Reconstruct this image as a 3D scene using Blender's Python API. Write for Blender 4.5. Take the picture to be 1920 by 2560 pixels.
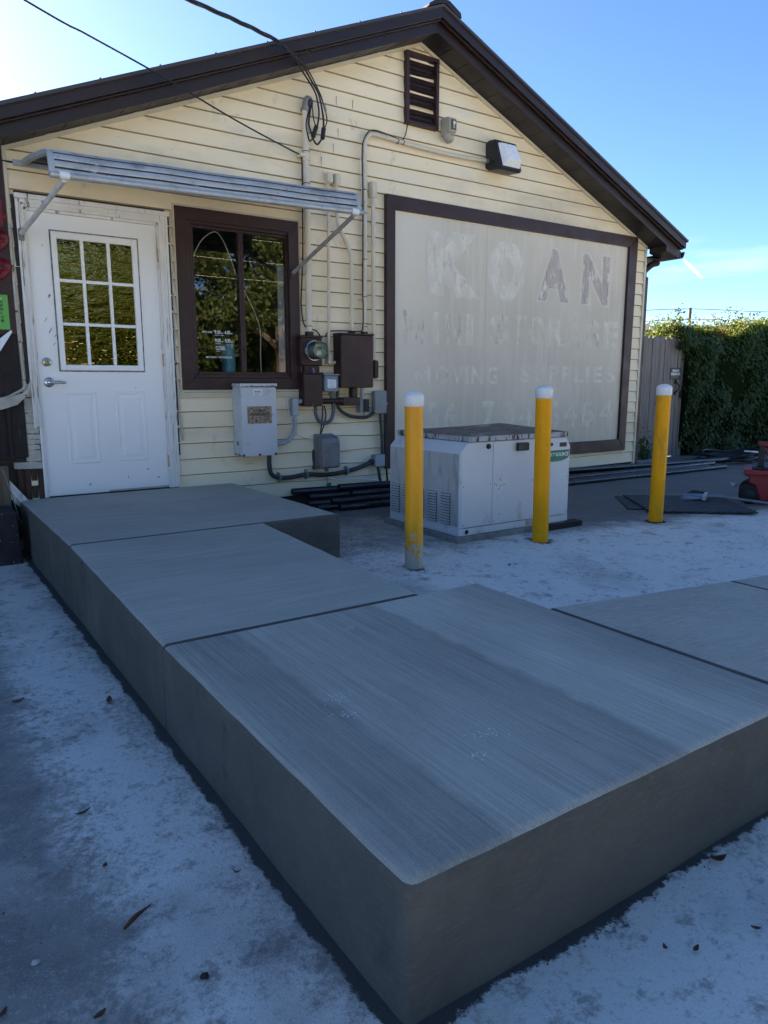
import bpy, bmesh, math, random
import numpy as np
from mathutils import Vector, Matrix
R = math.radians
random.seed(7); rng = np.random.default_rng(7)
for o in list(bpy.data.objects): bpy.data.objects.remove(o)
scene = bpy.context.scene
COL = scene.collection

# ---------------------------------------------------------------- camera
cam_d = bpy.data.cameras.new("Camera"); cam = bpy.data.objects.new("Camera", cam_d); COL.objects.link(cam)
cam.location = (0, -5.87, 1.21)
cam.rotation_euler = (R(90 - 10.2), 0, R(-34))
cam_d.sensor_fit = 'VERTICAL'; cam_d.sensor_height = 36.0
cam_d.lens = 36.0 * 1800 / 2560
cam_d.clip_start = 0.05; cam_d.clip_end = 3000
scene.camera = cam
scene.render.resolution_x = 768; scene.render.resolution_y = 1024
# ---------------------------------------------------------------- sky + sun
SUN_AZ, SUN_EL = R(-12), R(24)      # azimuth measured from the wall normal (+y) towards +x
world = bpy.data.worlds.new("World"); scene.world = world; world.use_nodes = True
wn = world.node_tree.nodes; wl = world.node_tree.links
bg = wn["Background"]
sky = wn.new("ShaderNodeTexSky"); sky.sky_type = 'NISHITA'; sky.sun_disc = False
sky.sun_elevation = SUN_EL; sky.sun_rotation = SUN_AZ
sky.air_density = 0.55; sky.dust_density = 0.3; sky.ozone_density = 3.0; sky.altitude = 10
# thin streaky cloud low over the horizon
tc = wn.new("ShaderNodeTexCoord"); mp = wn.new("ShaderNodeMapping"); mp.inputs["Scale"].default_value = (3, 3, 22)
nz = wn.new("ShaderNodeTexNoise"); nz.inputs["Scale"].default_value = 1.6; nz.inputs["Detail"].default_value = 7
rp = wn.new("ShaderNodeValToRGB"); rp.color_ramp.elements[0].position = .52; rp.color_ramp.elements[1].position = .8
sx = wn.new("ShaderNodeSeparateXYZ"); mr = wn.new("ShaderNodeMapRange")
mr.inputs[1].default_value = .06; mr.inputs[2].default_value = .20; mr.inputs[3].default_value = .8; mr.inputs[4].default_value = 0
mu = wn.new("ShaderNodeMath"); mu.operation = 'MULTIPLY'
mx = wn.new("ShaderNodeMix"); mx.data_type = 'RGBA'; mx.inputs[7].default_value = (4.6, 4.6, 4.7, 1)
wl.new(tc.outputs["Generated"], mp.inputs[0]); wl.new(mp.outputs[0], nz.inputs[0]); wl.new(nz.outputs[0], rp.inputs[0])
wl.new(tc.outputs["Generated"], sx.inputs[0]); wl.new(sx.outputs[2], mr.inputs[0])
wl.new(rp.outputs[0], mu.inputs[0]); wl.new(mr.outputs[0], mu.inputs[1])
wl.new(mu.outputs[0], mx.inputs[0]); hs = wn.new('ShaderNodeHueSaturation'); hs.inputs['Saturation'].default_value = 1.08; wl.new(sky.outputs[0], hs.inputs['Color']); wl.new(hs.outputs[0], mx.inputs[6]); 
def wdot(v):
    d = wn.new("ShaderNodeVectorMath"); d.operation = 'DOT_PRODUCT'; wl.new(tc.outputs["Generated"], d.inputs[0]); d.inputs[1].default_value = v; return d.outputs["Value"]
def wrng(v, a, b):
    r_ = wn.new("ShaderNodeMapRange"); r_.inputs[1].default_value = a; r_.inputs[2].default_value = b; wl.new(v, r_.inputs[0]); return r_.outputs[0]
ab = wn.new("ShaderNodeMath"); ab.operation = 'ABSOLUTE'; wl.new(wdot((-0.31462, 0.64522, -0.69621)), ab.inputs[0])     # short contrail low on the right
tm = wn.new("ShaderNodeMath"); tm.operation = 'MULTIPLY'; wl.new(wrng(ab.outputs[0], .0022, .0006), tm.inputs[0]); wl.new(wrng(wdot((0.82450, 0.54919, 0.13637)), 0.99984213, 0.99996982), tm.inputs[1])
mx2 = wn.new("ShaderNodeMix"); mx2.data_type = 'RGBA'; mx2.inputs[7].default_value = (4.6, 4.6, 4.7, 1); wl.new(tm.outputs[0], mx2.inputs[0]); wl.new(mx.outputs[2], mx2.inputs[6]); wl.new(mx2.outputs[2], bg.inputs[0])
bg.inputs[1].default_value = 0.05
sd = bpy.data.lights.new("sun", 'SUN'); sun = bpy.data.objects.new("sun", sd); COL.objects.link(sun)
sd.energy = 5.0; sd.angle = R(.53); sd.color = (1, .88, .70)
dirv = Vector((math.sin(SUN_AZ) * math.cos(SUN_EL), math.cos(SUN_AZ) * math.cos(SUN_EL), math.sin(SUN_EL)))
sun.rotation_euler = dirv.to_track_quat('Z', 'Y').to_euler(); sun.location = (-6, 20, 12)
vs = scene.view_settings
vs.view_transform = 'Standard'; vs.look = 'None'; vs.gamma = 1; vs.use_curve_mapping = False; vs.exposure = 2.85
scene.cycles.max_bounces = 8

# ---------------------------------------------------------------- materials
def _new(name):
    m = bpy.data.materials.new(name); m.use_nodes = True
    nt = m.node_tree; b = nt.nodes["Principled BSDF"]
    return m, nt, b
def _pos(nt, stretch=(1, 1, 1), off=(0, 0, 0)):
    g = nt.nodes.new("ShaderNodeNewGeometry"); mp = nt.nodes.new("ShaderNodeMapping")
    mp.inputs["Scale"].default_value = stretch; mp.inputs["Location"].default_value = off
    nt.links.new(g.outputs["Position"], mp.inputs[0]); return mp.outputs[0]
def _noise(nt, vec, scale, detail=5, rough=.6):
    n = nt.nodes.new("ShaderNodeTexNoise"); n.inputs["Scale"].default_value = scale
    n.inputs["Detail"].default_value = detail; n.inputs["Roughness"].default_value = rough
    nt.links.new(vec, n.inputs["Vector"]); return n.outputs["Fac"]
def _range(nt, v, a, b, c=0., d=1.):
    n = nt.nodes.new("ShaderNodeMapRange"); n.inputs[1].default_value = a; n.inputs[2].default_value = b
    n.inputs[3].default_value = c; n.inputs[4].default_value = d; nt.links.new(v, n.inputs[0]); return n.outputs[0]
def _math(nt, op, a, b):
    n = nt.nodes.new("ShaderNodeMath"); n.operation = op
    for i, v in enumerate((a, b)):
        if isinstance(v, (int, float)): n.inputs[i].default_value = v
        else: nt.links.new(v, n.inputs[i])
    return n.outputs[0]
def _mix(nt, fac, a, b):
    n = nt.nodes.new("ShaderNodeMix"); n.data_type = 'RGBA'
    for i, v in ((0, fac), (6, a), (7, b)):
        if isinstance(v, (int, float)): n.inputs[i].default_value = v
        elif isinstance(v, tuple): n.inputs[i].default_value = (*v, 1) if len(v) == 3 else v
        else: nt.links.new(v, n.inputs[i])
    return n.outputs[2]
def _bump(nt, b, h, strength, dist=.01):
    n = nt.nodes.new("ShaderNodeBump"); n.inputs["Strength"].default_value = strength
    n.inputs["Distance"].default_value = dist; nt.links.new(h, n.inputs["Height"])
    nt.links.new(n.outputs[0], b.inputs["Normal"])
MATS = {}
def M(name, c1, c2=None, scale=4, rough=.6, metal=0., bump=.0, bscale=60, bdist=.004, stretch=(1, 1, 1), bstretch=None,
      layers=(), spec=.4, rvar=.12):
    """colour = noise mix of c1/c2, then layers (colour, scale, lo, hi, stretch) laid over it"""
    if name in MATS: return MATS[name]
    m, nt, b = _new(name)
    c2 = c2 or tuple(x * .8 for x in c1)
    f = _range(nt, _noise(nt, _pos(nt, stretch), scale), .35, .65)
    col = _mix(nt, f, c1, c2)
    for i, (c, sc, lo, hi, st) in enumerate(layers):
        k = _range(nt, _noise(nt, _pos(nt, st, (i * 3.7 + 1.3, i * 1.9, i * 2.3)), sc, 6, .65), lo, hi)
        col = _mix(nt, k, col, c)
    nt.links.new(col, b.inputs["Base Color"])
    rr = _range(nt, _noise(nt, _pos(nt), scale * 2.3), .3, .7, max(0, rough - rvar), min(1, rough + rvar))
    nt.links.new(rr, b.inputs["Roughness"])
    b.inputs["Metallic"].default_value = metal; b.inputs["Specular IOR Level"].default_value = spec
    if bump: _bump(nt, b, _noise(nt, _pos(nt, bstretch or (1, 1, 1)), bscale, 4), bump, bdist)
    MATS[name] = m; return m

SID = M("cream_siding", (.84, .725, .51), (.77, .65, .44), 1.3, .55, bump=.12, bscale=16, bdist=.004, stretch=(.5, 1, 2.5), bstretch=(.3, 1, 2), layers=(
    ((.70, .66, .53), 2.2, .56, .70, (.5, 1, 2.2)), ((.44, .37, .26), 1.1, .52, .80, (.45, 1, 1.2)), ((.30, .26, .20), 14, .66, .80, (.3, 1, 1.4)), ((.36, .34, .29), 5, .62, .80, (.8, 1, .5))))
CREAM = M("cream_trim", (.60, .54, .41), (.52, .46, .34), 3, .55, bump=.08, bscale=30, layers=(((.30, .25, .18), 6, .62, .78, (1, 1, 1)),))
CONDUIT = M("cream_painted_conduit", (.62, .56, .44), (.55, .49, .38), 5, .5, layers=(((.36, .31, .24), 9, .60, .75, (1, 1, .3)),))
BROWN = M("maroon_brown_paint", (.036, .014, .014), (.027, .010, .010), 3, .5, bump=.1, bscale=40, layers=(((.065, .032, .030), 5, .62, .85, (1, 1, 1)), ((.35, .30, .28), 45, .74, .78, (1, 1, 1))))
FASC = M("brown_fascia_metal", (.021, .011, .010), (.016, .008, .008), 2, .45, bump=.05, bscale=14, layers=(((.042, .03, .028), 3, .6, .85, (1, 1, 1)),))
SOFF = M("brown_soffit", (.022, .017, .02), (.016, .012, .015), 3, .5)
ROOFM = M("grey_brown_roof_metal", (.07, .06, .06), (.05, .045, .045), 4, .5, metal=.3)
WHITE = M("white_door_paint", (.84, .83, .81), (.79, .785, .765), 1.2, .42, bump=.04, bscale=50, layers=(((.42, .40, .38), 5, .70, .80, (1.2, 1, .5)), ((.18, .16, .15), 26, .765, .79, (1, 1, .6))))
PEEL = M("peeling_white_trim", (.74, .72, .67), (.66, .64, .6), 6, .65, bump=.5, bscale=30, bdist=.006, bstretch=(1, 1, .15), layers=(((.16, .14, .12), 26, .60, .64, (1.6, 1, .10)), ((.33, .30, .26), 9, .62, .70, (1.5, 1, .3))))
ROTW = M("weathered_white_board", (.50, .47, .41), (.36, .33, .28), 8, .75, bump=.7, bscale=24, bdist=.01, bstretch=(.3, 1, 1), layers=(((.06, .05, .045), 12, .60, .64, (.4, 1, 1.8)),))
WOOD = M("bare_dark_wood", (.075, .040, .026), (.035, .020, .015), 7, .8, bump=.6, bscale=30, stretch=(4, 4, .5), bstretch=(4, 4, .4))
DWOOD = M("dark_brown_board", (.028, .018, .016), (.014, .010, .010), 7, .75, bump=.5, bscale=26, stretch=(4, 4, .4), bstretch=(4, 4, .3), layers=(((.10, .08, .075), 14, .64, .70, (2, 1, .2)),))
ALU = M("weathered_aluminium_sheet", (.47, .48, .48), (.37, .38, .385), 5, .42, metal=.35, layers=(((.14, .14, .13), 9, .52, .78, (.6, 1, 1)), ((.05, .05, .047), 70, .62, .70, (1, 1, 1))))
ALUB = M("grey_awning_plastic", (.40, .42, .44), (.32, .34, .36), 6, .45, metal=.2, layers=(((.08, .08, .075), 30, .66, .72, (1, 1, 1)),))
GREYP = M("light_grey_box_paint", (.52, .54, .56), (.47, .49, .51), 3, .42, layers=(((.33, .35, .38), 12, .60, .68, (1, 1, 1)), ((.22, .10, .04), 22, .735, .77, (1, 1, 1))))
GREYD = M("mid_grey_box_plastic", (.21, .235, .24), (.17, .19, .195), 5, .5, layers=(((.33, .35, .35), 30, .66, .75, (1, 1, 1)),))
GALV = M("dull_grey_cast_cover", (.24, .235, .225), (.17, .17, .165), 7, .55, metal=.25, bump=.15, bscale=90, layers=(((.40, .39, .37), 20, .62, .75, (1, 1, 1)),))
BLACK = M("black_rubber", (.014, .014, .016), (.009, .009, .010), 8, .5)
DCOND = M("dark_grey_flex_conduit", (.045, .055, .058), (.03, .036, .038), 8, .5)
PVC = M("grey_pvc_pipe", (.36, .39, .42), (.30, .33, .36), 6, .45)
YEL = M("safety_yellow_paint", (.92, .39, .002), (.84, .34, .002), 3, .5, spec=.2, bump=.08, bscale=20, layers=(((.50, .24, .02), 6, .54, .72, (1, 1, .25)), ((.20, .13, .04), 16, .66, .74, (1, 1, .4)), ((.62, .58, .48), 48, .69, .72, (1, 1, .6))))
CAPW = M("white_bollard_cap", (.80, .80, .78), (.72, .72, .71), 8, .4, layers=(((.40, .39, .36), 20, .66, .74, (1, 1, 1)),))
GEN = M("pale_grey_generator_paint", (.66, .67, .67), (.60, .61, .62), 2.2, .45, layers=(((.38, .38, .36), 4.5, .60, .78, (1, 1, .5)), ((.22, .22, .20), 60, .745, .77, (1, 1, 1))))
GENL = M("mildewed_generator_end", (.50, .50, .48), (.40, .40, .38), 4, .5, layers=(((.24, .23, .21), 9, .50, .74, (1, 1, .35)),))
GLID = M("grimy_generator_lid", (.15, .13, .11), (.09, .08, .07), 6, .6, layers=(((.42, .42, .42), 5, .58, .74, (1, 1, 1)), ((.03, .03, .03), 16, .58, .68, (1, 1, 1))))
GLIDE = M("streaked_lid_edge", (.46, .46, .46), (.36, .36, .36), 6, .5, layers=(((.02, .02, .02), 22, .50, .58, (1, 1, .25)),))
SLATM = M("grey_galvanised_louvre", (.52, .52, .51), (.42, .42, .41), 9, .5)
PADM = M("old_concrete_pad", (.27, .265, .25), (.18, .175, .165), 9, .9, bump=.6, bscale=50)
CHROME = M("brushed_nickel", (.55, .55, .55), (.48, .48, .48), 10, .25, metal=1)
BRASS = M("aged_brass", (.42, .30, .13), (.30, .21, .09), 20, .35, metal=.9)
BPIPE = M("black_steel_pipe", (.020, .021, .025), (.013, .014, .017), 5, .33, spec=.6, layers=(((.14, .15, .17), 18, .66, .72, (.2, 1, 1)), ((.5, .5, .5), 70, .775, .79, (1, 1, 1))))
RED = M("red_plastic", (.30, .014, .016), (.24, .010, .012), 5, .4, layers=(((.30, .20, .19), 40, .74, .77, (1, 1, .4)),))
REDN = M("red_number_plastic", (.16, .008, .018), (.13, .007, .014), 5, .4)
FOAM = M("dark_foam_mat", (.055, .060, .066), (.040, .045, .050), 8, .85, bump=.3, bscale=120)
TYRE = M("black_tyre", (.020, .020, .021), (.012, .012, .013), 15, .8, bump=.6, bscale=70)
GATEW = M("weathered_fence_wood", (.235, .215, .195), (.155, .140, .128), 5, .85, bump=.5, bscale=22, stretch=(5, 5, .35), bstretch=(5, 5, .25), layers=(((.07, .058, .05), 9, .64, .70, (2.2, 1, .7)), ((.33, .31, .29), 11, .60, .72, (4, 1, .25))))
LEAFD = M("dry_brown_leaf", (.13, .055, .026), (.08, .035, .018), 30, .7)
STONEM = M("pale_pebble", (.55, .55, .52), (.42, .42, .4), 30, .8)
DSTONE = M("dark_rubble", (.035, .033, .032), (.02, .02, .02), 30, .8)
LBL = M("white_paper_label", (.72, .74, .76), (.62, .64, .66), 40, .6)
INK = M("black_ink", (.02, .02, .02), (.015, .015, .015), 8, .6)
WHT = M("white_vinyl", (.78, .79, .80), (.74, .75, .76), 8, .5)
GREEN = M("green_sign_plastic", (.13, .42, .09), (.10, .36, .07), 4, .45)
GRN2 = M("green_sticker", (.012, .19, .10), (.010, .16, .085), 8, .45)
DSGN = M("charcoal_sign", (.045, .06, .072), (.035, .05, .06), 8, .5)
RUST = M("rusted_label", (.40, .33, .25), (.20, .11, .055), 60, .8, layers=(((.05, .035, .025), 90, .54, .60, (1, 1, 1)),))
RUSTE = M("rust_edge", (.15, .065, .03), (.05, .03, .02), 30, .85)
LENS = M("amber_lens", (.42, .13, .02), (.32, .09, .015), 25, .2)
BOXB = M("beige_alarm_case", (.40, .375, .31), (.34, .315, .26), 6, .5)
DKMET = M("black_bronze_lamp_housing", (.018, .019, .021), (.012, .013, .014), 6, .45)
ROOMM = M("dark_room", (.045, .045, .048), (.035, .035, .038), 2, .9)
BLIND = M("grey_blind", (.38, .42, .43), (.30, .34, .35), 3, .7)
TEAL = M("blue_bottle", (.10, .36, .50), (.07, .28, .40), 5, .35)
STEP = M("dark_painted_block", (.040, .030, .036), (.022, .018, .022), 9, .8, bump=.6, bscale=60, layers=(((.50, .50, .48), 55, .66, .70, (1, 1, 1)),))
BARK = M("tree_bark", (.16, .115, .08), (.085, .06, .045), 6, .9, bump=.7, bscale=14, stretch=(3, 3, .6))
NHW = M("neighbour_wall", (.40, .38, .35), (.34, .32, .30), 2, .8)
NHR = M("neighbour_roof", (.17, .14, .125), (.13, .105, .095), 3, .8, stretch=(1, 6, 1))
CLEAR = M("frosted_lens", (.86, .87, .88), (.78, .80, .82), 25, .25, bump=.4, bscale=120)

def leaf_mat(name, c1, c2, trans=.45, warm=None):
    m, nt, b = _new(name)
    col = _mix(nt, _range(nt, _noise(nt, _pos(nt), 9, 4), .3, .7), c1, c2)
    if warm:
        k = _range(nt, _noise(nt, _pos(nt, (1, 1, 1), (5, 2, 1)), 3.5, 3), .56, .72)
        col = _mix(nt, k, col, warm)
    nt.links.new(col, b.inputs["Base Color"]); b.inputs["Roughness"].default_value = .5
    b.inputs["Specular IOR Level"].default_value = .35
    t = nt.nodes.new("ShaderNodeBsdfTranslucent"); nt.links.new(col, t.inputs[0])
    ms = nt.nodes.new("ShaderNodeMixShader"); ms.inputs[0].default_value = trans
    nt.links.new(b.outputs[0], ms.inputs[1]); nt.links.new(t.outputs[0], ms.inputs[2])
    nt.links.new(ms.outputs[0], nt.nodes["Material Output"].inputs[0]); return m
IVY = leaf_mat("ivy_leaf", (.030, .068, .018), (.065, .105, .026), .40)
IVYT = leaf_mat("young_vine_leaf", (.075, .13, .022), (.15, .155, .028), .5, (.24, .10, .03))
TREEL = leaf_mat("tree_leaf", (.055, .085, .02), (.10, .12, .028), .35)

def glass_mat(name, refl, tint, rough=.0, wob=0., gl=(1, 1, 1)):
    m, nt, b = _new(name)
    tr = nt.nodes.new("ShaderNodeBsdfTransparent"); tr.inputs[0].default_value = (*tint, 1)
    g = nt.nodes.new("ShaderNodeBsdfGlossy"); g.inputs["Roughness"].default_value = rough; g.inputs[0].default_value = (*gl, 1)
    fr = nt.nodes.new("ShaderNodeFresnel"); fr.inputs[0].default_value = 1.5
    k = _math(nt, 'MULTIPLY', fr.outputs[0], refl)
    ms = nt.nodes.new("ShaderNodeMixShader"); nt.links.new(_math(nt, 'MINIMUM', k, 1.), ms.inputs[0])
    if wob:
        n = nt.nodes.new("ShaderNodeBump"); n.inputs["Strength"].default_value = wob; n.inputs["Distance"].default_value = .02
        h = _noise(nt, _pos(nt, (3.2, 1, 5.5)), 2.2, 3); nt.links.new(h, n.inputs["Height"])
        nt.links.new(n.outputs[0], g.inputs["Normal"])
    nt.links.new(tr.outputs[0], ms.inputs[1]); nt.links.new(g.outputs[0], ms.inputs[2])
    nt.links.new(ms.outputs[0], nt.nodes["Material Output"].inputs[0]); return m
GLASS = glass_mat("window_glass", 2.0, (.86, .88, .90))
FILM = glass_mat("yellow_film_glass", 4.6, (.08, .07, .02), .012, .27, (1, .90, .42))
DOME = glass_mat("meter_dome_glass", 2.0, (.80, .86, .84))

# concrete of the new ramp -----------------------------------------------------
def ramp_mat(name, axis, bands=None):
    m, nt, b = _new(name)
    st = (1, .012, 1) if axis == 'y' else (.012, 1, 1)
    fine = _noise(nt, _pos(nt, st), 150, 3, .7)
    mid = _noise(nt, _pos(nt, (1, .25, 1) if axis == 'y' else (.25, 1, 1)), 7, 6, .7)
    big = _noise(nt, _pos(nt), 1.8, 5)
    col = _mix(nt, _range(nt, big, .35, .65), (.325, .310, .258), (.405, .387, .322))
    col = _mix(nt, _range(nt, mid, .35, .7, 0, .45), col, (.485, .465, .39))
    col = _mix(nt, _range(nt, fine, .50, .74, 0, .55), col, (.58, .558, .47)); col = _mix(nt, _range(nt, fine, .48, .28, 0, .55), col, (.205, .197, .165))
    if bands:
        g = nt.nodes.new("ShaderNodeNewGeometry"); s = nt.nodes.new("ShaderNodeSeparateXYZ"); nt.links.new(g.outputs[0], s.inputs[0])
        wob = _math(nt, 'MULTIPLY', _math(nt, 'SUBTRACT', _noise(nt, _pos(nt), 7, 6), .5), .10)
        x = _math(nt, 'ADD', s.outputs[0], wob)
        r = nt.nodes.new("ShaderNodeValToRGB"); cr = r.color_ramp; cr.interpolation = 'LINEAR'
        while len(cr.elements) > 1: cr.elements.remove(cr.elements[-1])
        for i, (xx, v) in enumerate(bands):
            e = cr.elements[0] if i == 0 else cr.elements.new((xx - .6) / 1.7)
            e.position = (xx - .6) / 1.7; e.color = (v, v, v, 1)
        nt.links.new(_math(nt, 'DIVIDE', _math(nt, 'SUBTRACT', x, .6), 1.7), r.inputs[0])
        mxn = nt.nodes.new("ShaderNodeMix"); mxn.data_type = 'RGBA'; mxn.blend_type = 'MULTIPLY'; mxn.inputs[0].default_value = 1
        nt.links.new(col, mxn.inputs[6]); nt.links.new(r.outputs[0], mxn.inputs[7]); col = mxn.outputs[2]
    g2 = _noise(nt, _pos(nt, (1, 1, 1), (2, 4, 0)), 320, 2, .8); col = _mix(nt, _range(nt, g2, .56, .74, 0, .55), col, (.56, .56, .55)); col = _mix(nt, _range(nt, g2, .44, .30, 0, .5), col, (.13, .13, .13))
    pit = _noise(nt, _pos(nt), 55, 2); col = _mix(nt, _range(nt, pit, .755, .775), col, (.05, .05, .05))
    nt.links.new(col, b.inputs["Base Color"]); b.inputs["Roughness"].default_value = .82
    gr = _noise(nt, _pos(nt), 230, 3, .8)
    _bump(nt, b, _math(nt, 'ADD', fine, _math(nt, 'MULTIPLY', gr, .7)), .7, .004); return m
TOP_X = ramp_mat("broomed_concrete_cross", 'x')
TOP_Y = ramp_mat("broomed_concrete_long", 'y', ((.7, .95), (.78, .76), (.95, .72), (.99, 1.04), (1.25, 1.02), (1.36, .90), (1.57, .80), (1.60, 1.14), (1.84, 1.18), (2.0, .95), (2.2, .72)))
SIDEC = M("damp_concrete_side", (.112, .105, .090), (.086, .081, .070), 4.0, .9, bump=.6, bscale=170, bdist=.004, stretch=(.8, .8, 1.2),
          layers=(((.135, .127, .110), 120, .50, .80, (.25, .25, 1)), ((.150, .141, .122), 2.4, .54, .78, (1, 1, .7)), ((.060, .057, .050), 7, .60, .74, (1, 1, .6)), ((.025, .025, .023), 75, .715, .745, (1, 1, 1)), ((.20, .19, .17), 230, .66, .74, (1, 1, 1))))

# ---------------------------------------------------------------- mesh helpers
class MB:
    def __init__(s): s.v = []; s.f = []
    def add(s, vs, fs):
        o = len(s.v); s.v += [tuple(v) for v in vs]; s.f += [tuple(i + o for i in f) for f in fs]; return s
    def box(s, x0, x1, y0, y1, z0, z1):
        return s.add([(x0, y0, z0), (x1, y0, z0), (x1, y1, z0), (x0, y1, z0), (x0, y0, z1), (x1, y0, z1), (x1, y1, z1), (x0, y1, z1)],
                     [(0, 3, 2, 1), (4, 5, 6, 7), (0, 1, 5, 4), (1, 2, 6, 5), (2, 3, 7, 6), (3, 0, 4, 7)])
    def prism(s, poly, y0, y1):      # poly of (x,z), counter-clockwise seen from the front (-y)
        n = len(poly)
        s.add([(x, y0, z) for x, z in poly] + [(x, y1, z) for x, z in poly],
              [tuple(range(n)), tuple(range(2 * n - 1, n - 1, -1))] + [(i, i + n, (i + 1) % n + n, (i + 1) % n) for i in range(n)]); return s
    def prismx(s, poly, x0, x1):     # poly of (y,z)
        n = len(poly)
        s.add([(x0, y, z) for y, z in poly] + [(x1, y, z) for y, z in poly],
              [tuple(range(n - 1, -1, -1)), tuple(range(n, 2 * n))] + [(i, (i + 1) % n, (i + 1) % n + n, i + n) for i in range(n)]); return s
    def prismz(s, poly, z0, z1):     # poly of (x,y)
        n = len(poly)
        s.add([(x, y, z0) for x, y in poly] + [(x, y, z1) for x, y in poly],
              [tuple(range(n - 1, -1, -1)), tuple(range(n, 2 * n))] + [(i, (i + 1) % n, (i + 1) % n + n, i + n) for i in range(n)]); return s
    def tube(s, path, r, n=10, closed=True):
        P = [Vector(p) for p in path]; rings = []; up = None
        rr = r if isinstance(r, (list, tuple)) else [r] * len(P)
        for i, p in enumerate(P):
            t = (P[min(i + 1, len(P) - 1)] - P[max(i - 1, 0)]).normalized()
            if up is None: up = Vector((0, 0, 1)) if abs(t.z) < .9 else Vector((0, 1, 0))
            a = t.cross(up).normalized(); c = a.cross(t).normalized(); up = c
            rings.append([p + (a * math.cos(2 * math.pi * k / n) + c * math.sin(2 * math.pi * k / n)) * rr[i] for k in range(n)])
        vs = [v for q in rings for v in q]; fs = []
        for i in range(len(P) - 1):
            for k in range(n): fs.append((i * n + k, i * n + (k + 1) % n, (i + 1) * n + (k + 1) % n, (i + 1) * n + k))
        if closed: fs += [tuple(range(n - 1, -1, -1)), tuple(range((len(P) - 1) * n, len(P) * n))]
        return s.add(vs, fs)
    def lathe(s, o, axis, prof, n=24):   # prof: list of (distance along axis, radius)
        o = Vector(o); ax = Vector(axis).normalized(); t = Vector((0, 0, 1)) if abs(ax.z) < .9 else Vector((1, 0, 0))
        a = ax.cross(t).normalized(); c = ax.cross(a).normalized()
        vs = [o + ax * d + (a * math.cos(2 * math.pi * k / n) + c * math.sin(2 * math.pi * k / n)) * max(r, 1e-4) for d, r in prof for k in range(n)]
        fs = [(i * n + k, i * n + (k + 1) % n, (i + 1) * n + (k + 1) % n, (i + 1) * n + k) for i in range(len(prof) - 1) for k in range(n)]
        fs += [tuple(range(n - 1, -1, -1)), tuple(range((len(prof) - 1) * n, len(prof) * n))]
        return s.add(vs, fs)
    def build(s, name, mat, parent=None, smooth=False, bevel=0, seg=2, fix=True):
        me = bpy.data.meshes.new(name); me.from_pydata(s.v, [], s.f); me.update()
        if fix:
            bm = bmesh.new(); bm.from_mesh(me); bmesh.ops.recalc_face_normals(bm, faces=bm.faces); bm.to_mesh(me); bm.free()
        if smooth:
            me.polygons.foreach_set("use_smooth", [True] * len(me.polygons))
        me.materials.append(mat)
        return link(name, me, parent, bevel, seg, smooth)
def link(name, me, parent=None, bevel=0, seg=2, smooth=False):
    o = bpy.data.objects.new(name, me); COL.objects.link(o); par(o, parent)
    if bevel:
        b = o.modifiers.new("bevel", 'BEVEL'); b.width = bevel; b.segments = seg; b.limit_method = 'ANGLE'; b.angle_limit = R(40)
    elif smooth:
        try: me.set_sharp_from_angle(angle=R(50))
        except Exception: pass
    return o
def par(o, p):
    if p is None: return
    o.parent = p
    if p.type == 'EMPTY': o.matrix_parent_inverse = Matrix.Translation(-Vector(p.location))
def thing(name, label, cat, loc, group=None, kind=None):
    o = bpy.data.objects.new(name, None); COL.objects.link(o); o.location = loc; o.empty_display_size = .1
    tag(o, label, cat, group, kind); return o
def tag(o, label=None, cat=None, group=None, kind=None):
    if label: o["label"] = label
    if cat: o["category"] = cat
    if group: o["group"] = group
    if kind: o["kind"] = kind
    return o
def box(name, mat, parent, x0, x1, y0, y1, z0, z1, bevel=0, **k): return MB().box(x0, x1, y0, y1, z0, z1).build(name, mat, parent, bevel=bevel, **k)
def smoothpath(pts, n=8):
    P = [Vector(p) for p in pts]; P = [2 * P[0] - P[1]] + P + [2 * P[-1] - P[-2]]; out = []
    for i in range(1, len(P) - 2):
        for k in range(n):
            t = k / n; a, b, c, d = P[i - 1:i + 3]
            out.append(.5 * ((2 * b) + (c - a) * t + (2 * a - 5 * b + 4 * c - d) * t * t + (3 * b - a - 3 * c + d) * t ** 3))
    out.append(P[-2]); return out
def wire(name, mat, parent, pts, r, n=8, sm=8): return MB().tube(smoothpath(pts, sm) if sm else pts, r, n).build(name, mat, parent, smooth=True)
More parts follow.
